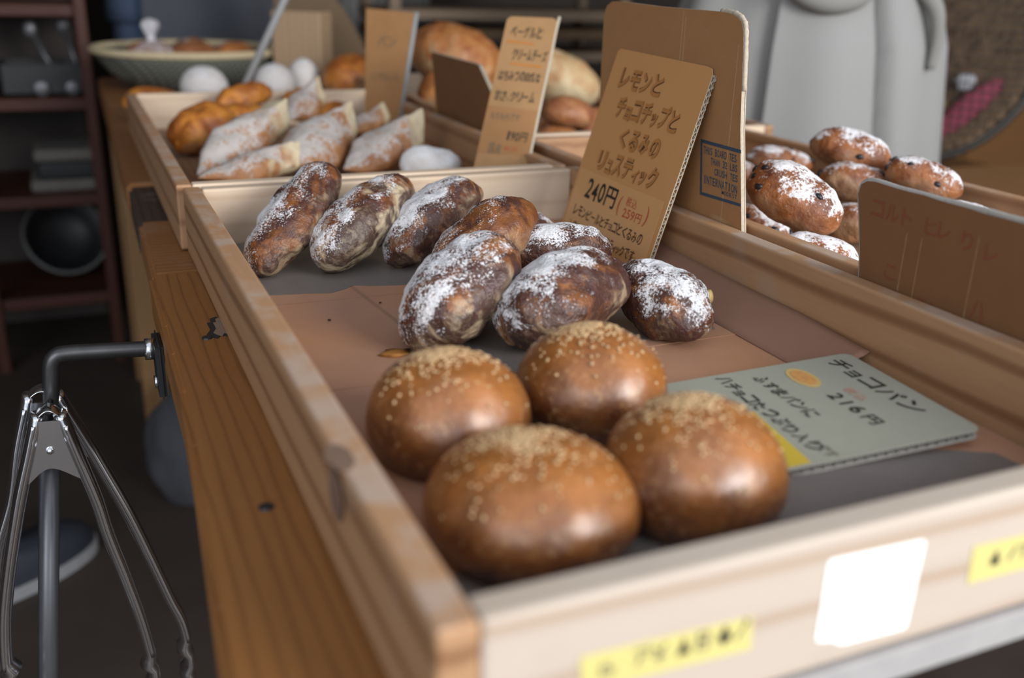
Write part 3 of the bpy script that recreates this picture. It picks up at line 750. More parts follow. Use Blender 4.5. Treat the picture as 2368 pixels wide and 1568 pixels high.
for s, x, y, h, wd, sd in T:
    write(sg, s, x, y, h, 'ink_outline', wd, z=0.0004, offset=0.058, seed=sd, slant=0.02)
    write(sg, s, x, y, h, 'ink_brown', wd, z=0.0007, offset=0.030, seed=sd, slant=0.02, name='lettering_fill')
write(sg, '240円', 0.026, 0.0415, 0.0185, 'ink_black', 0.060, z=0.0006, offset=0.018, seed=15)
write(sg, '(', 0.090, 0.0385, 0.0185, 'ink_red', 0.006, z=0.0006, offset=0.005, seed=16)
write(sg, '税込', 0.102, 0.0495, 0.0085, 'ink_red', 0.020, z=0.0006, offset=0.005, seed=17)
write(sg, '259円', 0.102, 0.0392, 0.0085, 'ink_red', 0.034, z=0.0006, offset=0.01, seed=18)
write(sg, ')', 0.138, 0.0385, 0.0185, 'ink_red', 0.006, z=0.0006, offset=0.005, seed=16)
write(sg, 'レモンピールとチョコとくるみの', 0.016, 0.0222, 0.0098, 'ink_outline', 0.131, z=0.0006, offset=0.012, seed=19)
write(sg, '入ったもちもちリュスティックです。', 0.014, 0.0062, 0.0098, 'ink_outline', 0.134, z=0.0006, offset=0.012, seed=20)

# tall blank cardboard behind it
bd = root('cardboard_panel', 'tall plain cardboard with a blue box stamp standing between two trays', 'cardboard', mat=frame((0.411, 0.66, 0.0), (0, -1, 0), (0, 0, 1)))
po = [(0.003, 0.0), (0.001, 0.218), (0.006, 0.226), (0.016, 0.2305), (0.030, 0.2308), (0.10, 0.2290), (0.195, 0.2286), (0.208, 0.2281), (0.219, 0.2262), (0.226, 0.2225), (0.2295, 0.2165), (0.232, 0.205), (0.240, 0.14), (0.2572, 0.055), (0.2600, 0.0)]
prism('face_sheet', po, -0.0009, 0.0, ('cardboard', 'edge_pale'), bd)
prism('middle_sheet', [(x * 0.997 + 0.0005, y * 0.996) for x, y in po], -0.0034, -0.0012, ('cardboard', 'edge_pale'), bd)
prism('back_sheet', po, -0.0046, -0.0037, ('cardboard', 'edge_pale'), bd)
sweep('frayed_edge', spline([(0.196, 0.2290, -0.0022), (0.210, 0.2287, -0.0022), (0.220, 0.2268, -0.0022), (0.2270, 0.2228, -0.0022), (0.2302, 0.217, -0.0022), (0.2330, 0.200, -0.0022), (0.2365, 0.170, -0.0022)], 6), [0.0021 + 0.0002 * math.sin(i * 2.3) + 0.00015 * math.sin(i * 5.1) for i in range(37)], 'edge_pale', bd, ref=Vector((0, 0, 1)))
for x, h0, h1 in ((0.143, 0.10, 0.227), (0.1475, 0.15, 0.222), (0.2265, 0.02, 0.205)):
    prism('crease', [(x - 0.0004, h0), (x + 0.0004, h0), (x + 0.0001, h1), (x - 0.0006, h1)], 0.00005, 0.00025, ('crease_pale', 'crease_pale'), bd)
bs = [(0.1873, 0.1250), (0.1945, 0.0770)]
fr = prism('stamp_frame', [(0.1865, 0.1240), (0.2440, 0.1240), (0.2445, 0.1212), (0.1893, 0.1212), (0.1955, 0.0795), (0.2515, 0.0812), (0.2519, 0.0788), (0.1929, 0.0768)], 0.0001, 0.0003, ('ink_blue', 'ink_blue'), bd)
for s, x, y, h, wd in (('THIS BOARD TES', 0.1920, 0.1128, 0.0062, 0.0480), ('THAN 32 LBS', 0.2040, 0.1052, 0.0058, 0.0385), ('CRUSH TES', 0.2110, 0.0972, 0.0058, 0.0335), ('INTERNATION', 0.1965, 0.0878, 0.0070, 0.0490), ('MODEST', 0.2240, 0.0835, 0.0035, 0.0220)):
    write(bd, s, x, y, h, 'ink_blue', wd, z=0.0003, jitter=0.05, offset=0.012, seed=1, slant=-0.12)

# torn cardboard in front right
tn = root('price_sign', 'torn-edged cardboard sign with faint red marks seen from behind, right foreground', 'sign', mat=frame((0.412, 0.282, 0.0), (0, -1, 0), (0, 0, 1)))
rnd = random.Random(11); po = [(0.030, 0.0), (0.0185, 0.03), (0.0150, 0.056), (0.0120, 0.075), (0.0060, 0.10)]
po += [(0.0015, 0.116), (0.003, 0.1228), (0.008, 0.1262), (0.016, 0.1272)] + [(0.024 + 0.012 * i, 0.1268 - 0.0001 * i + rnd.uniform(-0.0006, 0.0006)) for i in range(1, 24)] + [(0.30, 0.0)]
prism('face_sheet', po, -0.0008, 0.0, ('cardboard_dark', 'edge_grey'), tn)
prism('back_sheet', po, -0.0046, -0.0038, ('cardboard_dark', 'edge_grey'), tn)
flute('corrugation', 0.020, 0.1262, 0.022, 0.296, -0.0038, -0.0008, 'edge_grey', tn, 0.0075).matrix_basis = Matrix(((0, 1, 0, 0), (1, 0, 0, 0), (0, 0, 1, 0), (0, 0, 0, 1)))
sweep('torn_edge', spline([(0.0180, 0.03, -0.0023), (0.0145, 0.056, -0.0023), (0.0115, 0.075, -0.0023), (0.0055, 0.10, -0.0023), (0.0015, 0.116, -0.0023), (0.003, 0.1228, -0.0023), (0.008, 0.1262, -0.0023), (0.016, 0.1272, -0.0023)] + [(0.024 + 0.012 * i, 0.1268 + rnd.uniform(-0.0004, 0.0004), -0.0023) for i in range(1, 24)], 5), 0.0021, 'edge_grey', tn, ref=Vector((0, 0, 1)))
for s, x, y, h, wd in (('コルト', 0.0155, 0.1045, 0.0115, 0.040), ('ヒレ', 0.064, 0.1035, 0.011, 0.022), ('り', 0.094, 0.101, 0.012, 0.010), ('レ', 0.112, 0.099, 0.010, 0.011)):
    write(tn, s, x, y, h, 'ink_dull_red', wd, z=0.0004, offset=0.006, seed=3)
for s, x, y, h, wd in (('そと', 0.066, 0.052, 0.010, 0.024), ('ハ', 0.110, 0.060, 0.014, 0.012), ('こ', 0.036, 0.066, 0.010, 0.012)):
    write(tn, s, x, y, h, 'ink_dull_red', wd, z=0.0004, offset=0.0, seed=4)

for x, h0, h1 in ((0.064, 0.03, 0.10), (0.107, 0.02, 0.112), (0.051, 0.06, 0.10)):
    prism('crease', [(x - 0.0006, h0), (x + 0.0006, h0), (x + 0.0004, h1), (x - 0.0004, h1)], 0.00005, 0.0003, ('crease_dull', 'crease_dull'), tn)

# bagel sign (leans on the right board of the back tray)
yw, ln = math.radians(-40), math.radians(37)
X = Vector((math.cos(yw), math.sin(yw), 0)); nn = Vector((math.sin(yw), -math.cos(yw), 0)); Y = Vector((0, 0, 1)) * math.cos(ln) - nn * math.sin(ln)
P0 = Vector((0.3965, 0.8321, 0.1270)) - X * 0.031 - Y * 0.1455
bg = root('price_sign', 'narrow cardboard sign with orange underlines leaning at the right of the back tray', 'sign', mat=frame(P0, X, Y))
po = rounded(0.062, 0.243, 0.007)
prism('face_sheet', po, -0.0007, 0.0, ('cardboard_aged', 'edge_pale'), bg); prism('back_sheet', po, -0.0045, -0.0007, ('cardboard', 'edge_pale'), bg)
sweep('crushed_edge', spline([(0.0622, 0.045, -0.0022), (0.0622, 0.12, -0.0022), (0.0625, 0.19, -0.0022), (0.0622, 0.225, -0.0022), (0.0630, 0.246, -0.0022)], 8), 0.0021, 'edge_pale', bg, ref=Vector((0, 0, 1)))
for s, x, y, h, wd, sd in (('ベーグルと', 0.008, 0.2150, 0.0150, 0.040, 1), ('クリームチーズ', 0.016, 0.1840, 0.0150, 0.043, 2), ('はちみつの自然な', 0.005, 0.1560, 0.0130, 0.052, 3), ('甘さ、クリーム', 0.005, 0.1290, 0.0140, 0.050, 4)):
    write(bg, s, x, y, h, 'ink_black', wd, offset=0.012, seed=sd, rot=-0.03)
prism('underline', [(0.006, 0.2070), (0.040, 0.2050), (0.040, 0.2078), (0.006, 0.2098)], 0.0001, 0.0003, ('ink_orange', 'ink_orange'), bg)
prism('underline', [(0.016, 0.1770), (0.055, 0.1748), (0.055, 0.1776), (0.016, 0.1798)], 0.0001, 0.0003, ('ink_orange', 'ink_orange'), bg)
prism('tape_strip', [(0.0, 0.060), (0.062, 0.060), (0.062, 0.1185), (0.0, 0.1215)], 0.0001, 0.0003, ('cardboard', 'cardboard'), bg)
write(bg, 'もちもちです', 0.006, 0.104, 0.009, 'ink_faded', 0.036, z=0.0005, seed=5, rot=-0.03)
write(bg, '国産', 0.012, 0.060, 0.013, 'ink_faded', 0.016, z=0.0005, seed=6, rot=-0.03); write(bg, '190円', 0.030, 0.078, 0.012, 'ink_black', 0.026, z=0.0005, offset=0.01, seed=7, rot=-0.03)
write(bg, '税込', 0.030, 0.064, 0.007, 'ink_red', 0.018, z=0.0005, seed=8)

# far sign in the back tray
nv_ = Vector((-0.6923, -0.7062, 0.1484)); Xv = Vector((0.7141, -0.7001, 0)); Yv = nv_.cross(Xv)
fs_ = root('price_sign', 'tall blurred cardboard sign with a grey right edge at the back of the back tray', 'sign', mat=frame((0.34, 1.262, 0.0095), Xv, Yv) @ Matrix.Translation((-0.018, 0, 0)))
po = [(0.008, 0.0), (0.064, 0.0), (0.084, 0.186), (0.0, 0.190)]
prism('face_sheet', po, -0.001, 0.0, ('cardboard', 'edge_grey'), fs_); prism('back_sheet', po, -0.006, -0.001, ('cardboard', 'edge_grey'), fs_)
sweep('crushed_edge', [(0.064, 0.0, -0.003), (0.0745, 0.10, -0.003), (0.0845, 0.187, -0.003)], 0.0036, 'rim_grey', fs_, ref=Vector((0, 0, 1)))
write(fs_, 'パン', 0.022, 0.135, 0.016, 'ink_faded', 0.034, seed=2); write(fs_, 'いちじく', 0.016, 0.085, 0.012, 'ink_faded', 0.048, seed=3)

# brown back of a card on the back-right tray border
dv = root('price_sign', 'dark brown cut-corner card seen from behind, between the two back trays', 'sign', mat=frame((0.4085, 1.17, 0.0), (0, -1, 0), (0, 0, 1)))
po = [(0.045, 0.0), (0.0015, 0.138), (0.004, 0.1425), (0.180, 0.1410), (0.1885, 0.1395), (0.232, 0.110), (0.236, 0.104), (0.215, 0.0)]
prism('face_sheet', po, -0.0008, 0.0, ('cardboard_dark', 'edge_pale'), dv); prism('back_sheet', po, -0.0050, -0.0008, ('cardboard_dark', 'edge_pale'), dv)
prism('side_fold', [(0.010, 0.0), (0.048, 0.0), (0.016, 0.118), (-0.004, 0.116)], -0.0070, -0.0052, ('cardboard_sign', 'cardboard_sign'), dv)['label'] = 'lighter orange strip behind the card'

# ------------------------------------------------------------------ breads of the other trays
kw = dict(nu=56, nv=40)
RO = [('large floury pointed roll with a pale cut tip at the left of the back tray', (0.1068, 1.0236, 0.0443), (0.1803, 0.0729, 0.0620), (43.4, 16.5, 37), 0),
      ('low floury roll lying along the front board of the back tray, left', (0.1057, 0.9353, 0.0285), (0.1391, 0.0517, 0.0439), (19.8, 2.3, 8.9), 1),
      ('floury pointed roll in the middle of the back tray, pale tip up', (0.1970, 0.9921, 0.0426), (0.1671, 0.0823, 0.0699), (51, 8.7, 22.5), 2),
      ('floury pointed roll on the right of the back tray, tip towards the bagel sign', (0.2730, 0.9613, 0.0393), (0.1539, 0.0731, 0.0622), (32.2, 11.1, 19.8), 0),
      ('highest pointed roll behind the large left one in the back tray', (0.2304, 1.2260, 0.0598), (0.0945, 0.0599, 0.0509), (50.1, 16.6, 14.3), 1),
      ('pointed roll whose orange tip shows behind the right-hand rolls', (0.2960, 1.1104, 0.0476), (0.0800, 0.0450, 0.0383), (29.3, 8.9, -8), 2)]
for k, (lb, c, d, a, i) in enumerate(RO):
    loaf('pointed_roll', lb, 'bread', c, d, a, f'floured_crust_{i}', k * 1.9 + 40, 'fin', 'floury pointed rolls', amp=0.005, ridge=0.0015, **kw)
loaf('floury_roll', 'flat white-floured roll at the right end of the back tray', 'bread', (0.3114, 0.8970, 0.0284), (0.0744, 0.0567, 0.0482), (-9, -2.5, 2.8), 'white_bun_crust', 44, **kw)
for k, (lb, c, d, a) in enumerate([('golden browned bread at the left board of the back tray', (0.0790, 1.165, 0.0410), (0.100, 0.078, 0.0700), (35, 14, -13)),
                                   ('golden bread near the back board, below the grey stick', (0.1676, 1.3625, 0.0587), (0.1025, 0.0485, 0.0412), (25.5, 8.4, 3)),
                                   ('dark orange bread glimpsed behind the highest pointed roll', (0.2560, 1.385, 0.0520), (0.0548, 0.0399, 0.0339), (14, 8.6, -12)),
                                   ('dark orange bread in shade left of the far cardboard sign', (0.3150, 1.385, 0.0290), (0.0600, 0.0408, 0.0347), (11.5, -2, -2)),
                                   ('golden bread wedged under the golden one near the back board', (0.150, 1.285, 0.036), (0.10, 0.06, 0.046), (30, 0, 0))]):
    loaf('golden_bread', lb, 'bread', c, d, a, f'golden_crust_{k % 2}', k * 1.7 + 60, group='golden breads in the back tray', amp=0.005, **kw)
RB = [('biggest raisin bread in front, next to the tall cardboard', (0.4940, 0.4439, 0.0726), (0.0911, 0.0677, 0.0575), (-60.4, -20.6, -2.2), 0),
      ('topmost raisin bread at the back of the heap, before the grey coat', (0.6778, 0.5773, 0.0830), (0.0842, 0.0578, 0.0491), (-47.7, -9.6, -5.7), 1),
      ('right-hand raisin bread with thick sugar, near the wicker disc', (0.6979, 0.4922, 0.0690), (0.0778, 0.0469, 0.0399), (-51.3, -14.5, -7.4), 2),
      ('middle raisin bread between the biggest and the right-hand one', (0.6600, 0.5500, 0.0560), (0.0731, 0.0526, 0.0447), (-36.3, -5.3, -11.2), 3),
      ('sharp-focus raisin bread with holes just over the right board', (0.4906, 0.3979, 0.0289), (0.0776, 0.0502, 0.0426), (-28, -14, 0), 4),
      ('floured raisin bread tucked at the foot of the tall cardboard', (0.5240, 0.5203, 0.0270), (0.0631, 0.0401, 0.0341), (-45, -21.6, -7), 1),
      ('raisin bread at the back left of the heap by the rear board', (0.7000, 0.7200, 0.0465), (0.0892, 0.0437, 0.0371), (-9.3, -7.8, -4), 2),
      ('raisin bread end peeping out right beside the tall cardboard', (0.6100, 0.6800, 0.0430), (0.050, 0.038, 0.032), (-6, 5.7, -9), 0),
      ('dark brown raisin bread behind the torn sign\'s left edge', (0.6039, 0.4844, 0.0314), (0.0500, 0.0521, 0.0443), (-61.7, 7.6, -21), 3),
      ('small sugary raisin bread end at the far right board', (0.728, 0.455, 0.040), (0.044, 0.030, 0.026), (-32, -10, 6), 4),
      ('raisin bread low in the heap underneath the biggest one', (0.575, 0.545, 0.030), (0.07, 0.05, 0.042), (-40, 0, 0), 3),
      ('raisin bread low in the heap underneath the right-hand one', (0.655, 0.470, 0.027), (0.08, 0.05, 0.04), (-50, 0, 0), 2)]
for k, (lb, c, d, a, i) in enumerate(RB):
    o = loaf('raisin_bread', lb, 'bread', c, d, a, f'raisin_crust_{i}', k * 1.3 + 80, group='sugar-dusted raisin breads', amp=0.003, ridge=0.0012, nu=72, nv=52)
    if k < 7: surf_bits(o, 'raisin', 'raisin', 5, 0.0029, 100 + k, -0.1)
loaf('country_loaf', 'big round brown country loaf behind the cut-corner card', 'bread', (0.5580, 1.4669, 0.1017), (0.1731, 0.1490, 0.1267), (-46, -12, -20), 'country_crust', 120, amp=0.004, nu=64, nv=48)
loaf('country_loaf', 'big pale loaf right of the narrow bagel sign', 'bread', (0.7039, 1.3877, 0.0816), (0.2033, 0.1172, 0.0996), (-45, -15, -22), 'pale_crust', 121, amp=0.003, nu=64, nv=48)
loaf('brown_roll', 'smooth brown roll on top, between the bagel and lemon signs', 'bread', (0.5568, 1.0110, 0.0698), (0.0738, 0.0563, 0.0479), (-15, -6, 0), 'roll_crust', 122, group='rolls between the two signs', amp=0.001, **kw)
loaf('brown_roll', 'lighter roll lying beneath the smooth brown roll', 'bread', (0.5223, 0.9672, 0.0337), (0.0720, 0.0615, 0.0522), (-14, -3, 0), 'country_crust', 123, group='rolls between the two signs', amp=0.002, **kw)
loaf('brown_roll', 'brown roll at the edge of the lemon sign, right of the smooth one', 'bread', (0.6058, 1.0219, 0.0453), (0.050, 0.0742, 0.0631), (-36, -7, 0), 'roll_crust', 124, group='rolls between the two signs', amp=0.001, **kw)
loaf('brown_roll', 'low brown roll at the back beneath the smooth one', 'bread', (0.575, 1.060, 0.036), (0.075, 0.06, 0.053), (0, 0, 0), 'roll_crust', 125, group='rolls between the two signs', amp=0.001, **kw)
loaf('country_loaf', 'brown loaf end in shade right of the far cardboard sign', 'bread', (0.503, 1.33, 0.060), (0.12, 0.10, 0.09), (-40, 0, 0), 'country_crust', 126, amp=0.003, **kw)

# behind the back tray: board with white buns, wooden block, curved board, stick
pb = box('serving_board', (-0.15, -0.20, 0.0), (0.21, 0.20, 0.018), 'rack_wood', None, 0.003); pb.location = (0.27, 1.66, 0.0); tag(pb, 'thin wooden board under the white buns behind the back tray', 'board')
for k, (lb, c, d) in enumerate([('white powdered bun at the left, in front of the big basket', (0.1437, 1.6724, 0.0412), (0.0863, 0.0863, 0.0770)), ('white powdered bun just right of the grey stick', (0.2794, 1.7097, 0.0413), (0.0763, 0.0763, 0.0775)),
                                ('greyish white bun in front of the wooden block', (0.3476, 1.7639, 0.0427), (0.0635, 0.0635, 0.0826))]):
    loaf('white_bun', lb, 'bread', c, d, (0, 0, 0), 'white_bun_crust', k + 130, 'bun', 'white powdered buns', amp=0.001, nu=40, nv=40)
loaf('golden_bread', 'round golden bread right of the wooden block, behind the back tray', 'bread', (0.4295, 1.7008, 0.0478), (0.1196, 0.1196, 0.1012), (0, 0, 0), 'golden_crust_0', 136, 'bun', amp=0.003, nu=40, nv=40)
loaf('golden_bread', 'orange bread sliver left of the white bun, under the basket', 'bread', (0.045, 1.56, 0.030), (0.10, 0.06, 0.05), (0, 0, 0), 'golden_crust_1', 137, amp=0.003, nu=40, nv=40)
bl = root('wooden_block', 'upright pale wooden block behind the white buns', 'block', (0.38, 1.91, 0.0))
m_ = box('block', (-0.055, -0.03, 0.0), (0.055, 0.03, 0.168), 'block_wood', bl, 0.003); bl.rotation_euler = (0, 0, math.radians(-38))
cb = prism('curved_board', [(0.335, 0.0), (0.335, 0.30), (0.40, 0.30), (0.4644, 0.200), (0.5005, 0.150), (0.525, 0.105), (0.541, 0.065), (0.556, 0.0)], -0.006, 0.006, ('board_brown', 'rim_grey'))
cb.matrix_world = frame((0, 2.0, 0), (1, 0, 0), (0, 0, 1)) @ Matrix.Translation((0.005, 0, 0)); tag(cb, 'dark brown board with a curved right edge standing behind the wooden block', 'board')
st = sweep('metal_stick', [(0.140, 1.398, 0.0105), (0.2445, 1.402, 0.2038), (0.30, 1.405, 0.305)], 0.0062, 'rim_grey', None); tag(st, 'slim grey metal stick leaning up out of the back tray', 'stick')

# wicker basket with wrapped breads
bk = root('wicker_basket', 'shallow round wicker basket with a cream rim at the far end of the table', 'basket', (0.163, 2.06, 0.0))
lathe('bowl', [(0.0, 0.0), (0.10, 0.0), (0.135, 0.012), (0.165, 0.035), (0.187, 0.064), (0.194, 0.078), (0.188, 0.078), (0.178, 0.062), (0.155, 0.037), (0.125, 0.018), (0.0, 0.010)], 'wicker', bk, 64)
sweep('rim', [(0.194 * math.cos(q), 0.194 * math.sin(q), 0.080) for q in [2 * math.pi * k / 64 for k in range(65)]], 0.0075, 'basket_cream', bk, cap=False, ref=Vector((0, 0, 1)))
for k, (lb, x, y, mt) in enumerate([('wrapped pinkish bread at the left of the wicker basket', 0.085, 2.05, 'roll_crust'), ('brownish bread in the centre of the wicker basket', 0.17, 2.03, 'roll_crust'), ('orange bread at the right of the wicker basket', 0.255, 2.04, 'country_crust'), ('bread at the back of the wicker basket', 0.18, 2.14, 'country_crust')]):
    loaf('basket_bread', lb, 'bread', (x, y, 0.058), (0.118, 0.100, 0.080), (k * 30, 0, 0), mt, 140 + k, group='breads in the wicker basket', amp=0.002, nu=40, nv=32)
bag = root('plastic_bag', 'clear plastic bag with a twisted white top at the left of the basket', 'bag', (0.088, 2.045, 0.04))
lathe('pouch', [(0.0, -0.018), (0.052, -0.010), (0.064, 0.015), (0.054, 0.040), (0.030, 0.054), (0.010, 0.060)], 'plastic_bag', bag, 32, lambda q, z: 1 + 0.05 * math.sin(5 * q))
lathe('twisted_neck', [(0.010, 0.058), (0.0075, 0.066), (0.012, 0.076), (0.017, 0.088), (0.014, 0.098), (0.0, 0.104)], 'plastic_twist', bag, 24, lambda q, z: 1 + 0.22 * math.sin(4 * q + z * 80))

# ------------------------------------------------------------------ hook rod and tongs at the table side
hk = root('rod_hanger', 'dark bent metal rod bolted to the table edge, holding the tongs', 'hanger', (-0.0405, 0.52, -0.03))
M_ = Matrix.Translation((0.0405, -0.52, 0.03))


def hook_child(o): o.data.transform(M_); return o


hook_child(sweep('rod', spline([(-0.044, 0.523, -0.0290), (-0.080, 0.523, -0.0265), (-0.108, 0.523, -0.0248), (-0.1155, 0.523, -0.0262), (-0.1195, 0.523, -0.0320), (-0.1215, 0.523, -0.045), (-0.1265, 0.523, -0.085), (-0.130, 0.523, -0.11)], 6), 0.0062, 'black_iron', hk))
hook_child(sweep('lower_tube', [(-0.129, 0.523, -0.098), (-0.157, 0.523, -0.311), (-0.175, 0.523, -0.45)], 0.0078, 'grey_tool', hk))
bm = bmesh.new(); add_box(bm, (-0.0465, 0.503, -0.066), (-0.0405, 0.543, -0.020)); bmesh.ops.bevel(bm, geom=list(bm.edges), offset=0.0025, segments=2, affect='EDGES'); hook_child(from_bm('wall_plate', bm, 'plate_black', hk))
hook_child(sweep('collar', [(-0.053, 0.523, -0.0288), (-0.046, 0.523, -0.0292)], 0.0085, 'steel', hk))
for z in (-0.052,):
    hook_child(sweep('bolt', [(-0.049, 0.511, z), (-0.046, 0.511, z)], 0.005, 'steel', hk))
hook_child(sweep('peg', [(-0.1235, 0.523, -0.060), (-0.1255, 0.498, -0.0600), (-0.1256, 0.494, -0.0565)], 0.0028, 'black_iron', hk))


def tongs(label, y, left, right, apex, web=None):
    r = root('serving_tongs', label, 'tongs', (apex[0], y, apex[1]), 'steel serving tongs on the hanger')
    loc = lambda p: Vector((p[0] - apex[0], 0, p[1] - apex[1]))
    for side, pl in ((-1, left), (1, right)):
        P = spline([loc(p) for p in pl], 10); n = len(P); ell = []; Q = []
        tot = [0.0]
        for a_, b_ in zip(P, P[1:]): tot.append(tot[-1] + (b_ - a_).length)
        for i, p in enumerate(P):
            s = tot[i] / tot[-1]; tipd = tot[-1] - tot[i]
            wv = 0.0
            if s > 0.80:  # scalloped, scooped jaw
                wv = max(0.0, math.sin((s - 0.80) / 0.20 * math.pi * 5)) * 0.0038
            wy = 0.0105 * (1 if s > 0.08 else 0.7 + 0.3 * s / 0.08) + (0.0035 * max(0, (s - 0.78) / 0.22))
            ell.append((0.0050 + wv * 0.5, wy)); Q.append(p + Vector((-side * wv * 0.9, 0, 0)))
        sweep('arm', Q, 0, 'steel', r, seg=20, ell=ell)
        # raised rib along the front of the arm
        sweep('rib', [p + Vector((side * 0.0016, -0.0098, 0)) for p in P[2:int(n * 0.8)]], 0.0019, 'steel', r, seg=8)
    L0, R0 = loc(left[0]), loc(right[0])
    # sprung top loop
    arc = [L0 * (1 - k / 12) + R0 * (k / 12) + Vector((0, 0, 0.0052 * math.sin(math.pi * k / 12))) for k in range(13)]
    sweep('spring_bend', arc, 0, 'steel', r, seg=16, ell=[(0.0011, 0.0085)] * 13)
    # bracket plate between the arms
    poly = []
    for pl in (left, right[::-1]): pass
    wb = web; k = 14
    pts = [loc(wb[0]), loc(wb[1])] + [Vector(p) for p in spline([loc(wb[2]), loc(wb[3]), loc(wb[4])], 7)] + [loc(wb[5])]
    bm = bmesh.new(); f1 = [bm.verts.new((p.x, -0.0075, p.z)) for p in pts]; f2 = [bm.verts.new((p.x, -0.0055, p.z)) for p in pts]
    bm.faces.new(f1); bm.faces.new(f2[::-1]); kk = len(pts)
    for i in range(kk): bm.faces.new([f1[i], f2[i], f2[(i + 1) % kk], f1[(i + 1) % kk]])
    bmesh.ops.recalc_face_normals(bm, faces=bm.faces); bmesh.ops.triangulate(bm, faces=[f for f in bm.faces if len(f.verts) > 4])
    from_bm('bracket', bm, 'steel', r)
    rv = loc(wb[6]); bm = bmesh.new(); bmesh.ops.create_uvsphere(bm, u_segments=16, v_segments=8, radius=0.0030)
    bmesh.ops.translate(bm, verts=bm.verts, vec=(rv.x, -0.0078, rv.z)); from_bm('rivet', bm, 'steel', r, True)
    return r


tongs('front pair of steel tongs with scalloped tips hanging at the table edge', 0.50,
      [(-0.1326, -0.0615), (-0.141, -0.0892), (-0.1538, -0.1306), (-0.1695, -0.1919), (-0.1782, -0.2375), (-0.1817, -0.2855), (-0.178, -0.325)],
      [(-0.1177, -0.0628), (-0.1101, -0.0980), (-0.1012, -0.1380), (-0.0963, -0.1700), (-0.0876, -0.2130), (-0.0791, -0.262), (-0.0745, -0.3150), (-0.078, -0.352)],
      (-0.1256, -0.0580), [(-0.1176, -0.0655), (-0.1330, -0.0645), (-0.1466, -0.1150), (-0.1292, -0.1035), (-0.1085, -0.1165), (-0.1085, -0.105), (-0.1274, -0.0887)])
tongs('rear pair of steel tongs with scalloped tips, mostly behind the front pair', 0.528,
      [(-0.1380, -0.0565), (-0.150, -0.0960), (-0.160, -0.138), (-0.1755, -0.1825), (-0.188, -0.246), (-0.193, -0.296), (-0.188, -0.335)],
      [(-0.1195, -0.0583), (-0.1043, -0.0985), (-0.0941, -0.128), (-0.0799, -0.1699), (-0.068, -0.2117), (-0.056, -0.2567), (-0.0471, -0.2889), (-0.0441, -0.3395), (-0.049, -0.37)],
      (-0.1285, -0.0525), [(-0.1205, -0.062), (-0.1370, -0.061), (-0.1500, -0.112), (-0.130, -0.0985), (-0.0995, -0.1145), (-0.102, -0.103), (-0.1290, -0.084)])

# ------------------------------------------------------------------ left background: dark shelf unit and what stands on it
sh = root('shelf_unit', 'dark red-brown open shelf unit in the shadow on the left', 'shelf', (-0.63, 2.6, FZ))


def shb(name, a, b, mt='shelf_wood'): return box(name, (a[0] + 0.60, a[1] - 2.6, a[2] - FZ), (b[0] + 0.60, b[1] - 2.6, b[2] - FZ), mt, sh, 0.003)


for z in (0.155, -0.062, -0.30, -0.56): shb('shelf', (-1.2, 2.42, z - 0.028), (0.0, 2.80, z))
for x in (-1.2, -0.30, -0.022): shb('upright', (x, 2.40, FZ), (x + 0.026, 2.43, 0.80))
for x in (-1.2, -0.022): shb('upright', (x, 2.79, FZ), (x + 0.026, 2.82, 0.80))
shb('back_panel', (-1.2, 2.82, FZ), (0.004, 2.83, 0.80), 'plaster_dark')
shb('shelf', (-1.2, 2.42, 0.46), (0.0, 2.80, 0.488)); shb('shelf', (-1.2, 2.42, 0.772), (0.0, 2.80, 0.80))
# items
cr = root('black_crate', 'black open crate with grey utensils on the upper dark shelf', 'crate', (-0.140, 2.56, -0.061))
for nm, a_, b_ in (('base', (-0.095, -0.09, 0), (0.095, 0.09, 0.008)), ('side', (-0.095, -0.09, 0), (0.095, -0.082, 0.075)), ('side', (-0.095, 0.082, 0), (0.095, 0.09, 0.075)), ('side', (-0.095, -0.09, 0), (-0.087, 0.09, 0.075)), ('side', (0.087, -0.09, 0), (0.095, 0.09, 0.075))): box(nm, a_, b_, 'black_thing', cr, 0.002)
for lb, p, q in (('grey ladle leaning left in the black crate', (-0.10, 2.55, -0.045), (-0.165, 2.56, 0.115)), ('grey ladle upright at the right of the black crate', (-0.05, 2.55, -0.045), (-0.085, 2.56, 0.125))):
    r = root('ladle', lb, 'utensil', p, 'ladles in the black crate'); v = Vector(q) - Vector(p)
    sweep('handle', [(0, 0, 0), v * 0.75], 0.006, 'grey_tool', r); bm = bmesh.new(); bmesh.ops.create_uvsphere(bm, u_segments=16, v_segments=10, radius=0.017); bmesh.ops.scale(bm, verts=bm.verts, vec=(1, 0.5, 1.3)); bmesh.ops.translate(bm, verts=bm.verts, vec=v * 0.85); from_bm('bowl', bm, 'grey_tool', r, True)
for lb, x, z, s in (('grey lid leaning on the front of the black crate, left', -0.145, -0.043, 0.019), ('grey lid leaning on the front of the black crate, right', -0.075, -0.043, 0.018)):
    bm = bmesh.new(); bmesh.ops.create_uvsphere(bm, u_segments=20, v_segments=10, radius=s); bmesh.ops.scale(bm, verts=bm.verts, vec=(1, 0.25, 1)); o = from_bm('jar_lid', bm, 'grey_tool', None, True); o.location = (x, 2.462, z); tag(o, lb, 'lid', 'lids by the black crate')
for k, (lb, x0, x1, z0, h, mt) in enumerate((('grey folded cloth at the bottom of the middle dark shelf', -0.20, -0.045, -0.299, 0.031, 'grey_cloth'), ('dark folded cloth on top of the grey one, middle dark shelf', -0.18, -0.035, -0.268, 0.045, 'black_thing'), ('brown-grey folded cloth topmost of the stack, middle dark shelf', -0.185, -0.03, -0.223, 0.030, 'grey_cloth'))):
    o = box('folded_cloth', (x0, 2.46, z0), (x1, 2.66, z0 + h), mt, None, 0.010, 4); tag(o, lb, 'cloth', 'folded cloths')
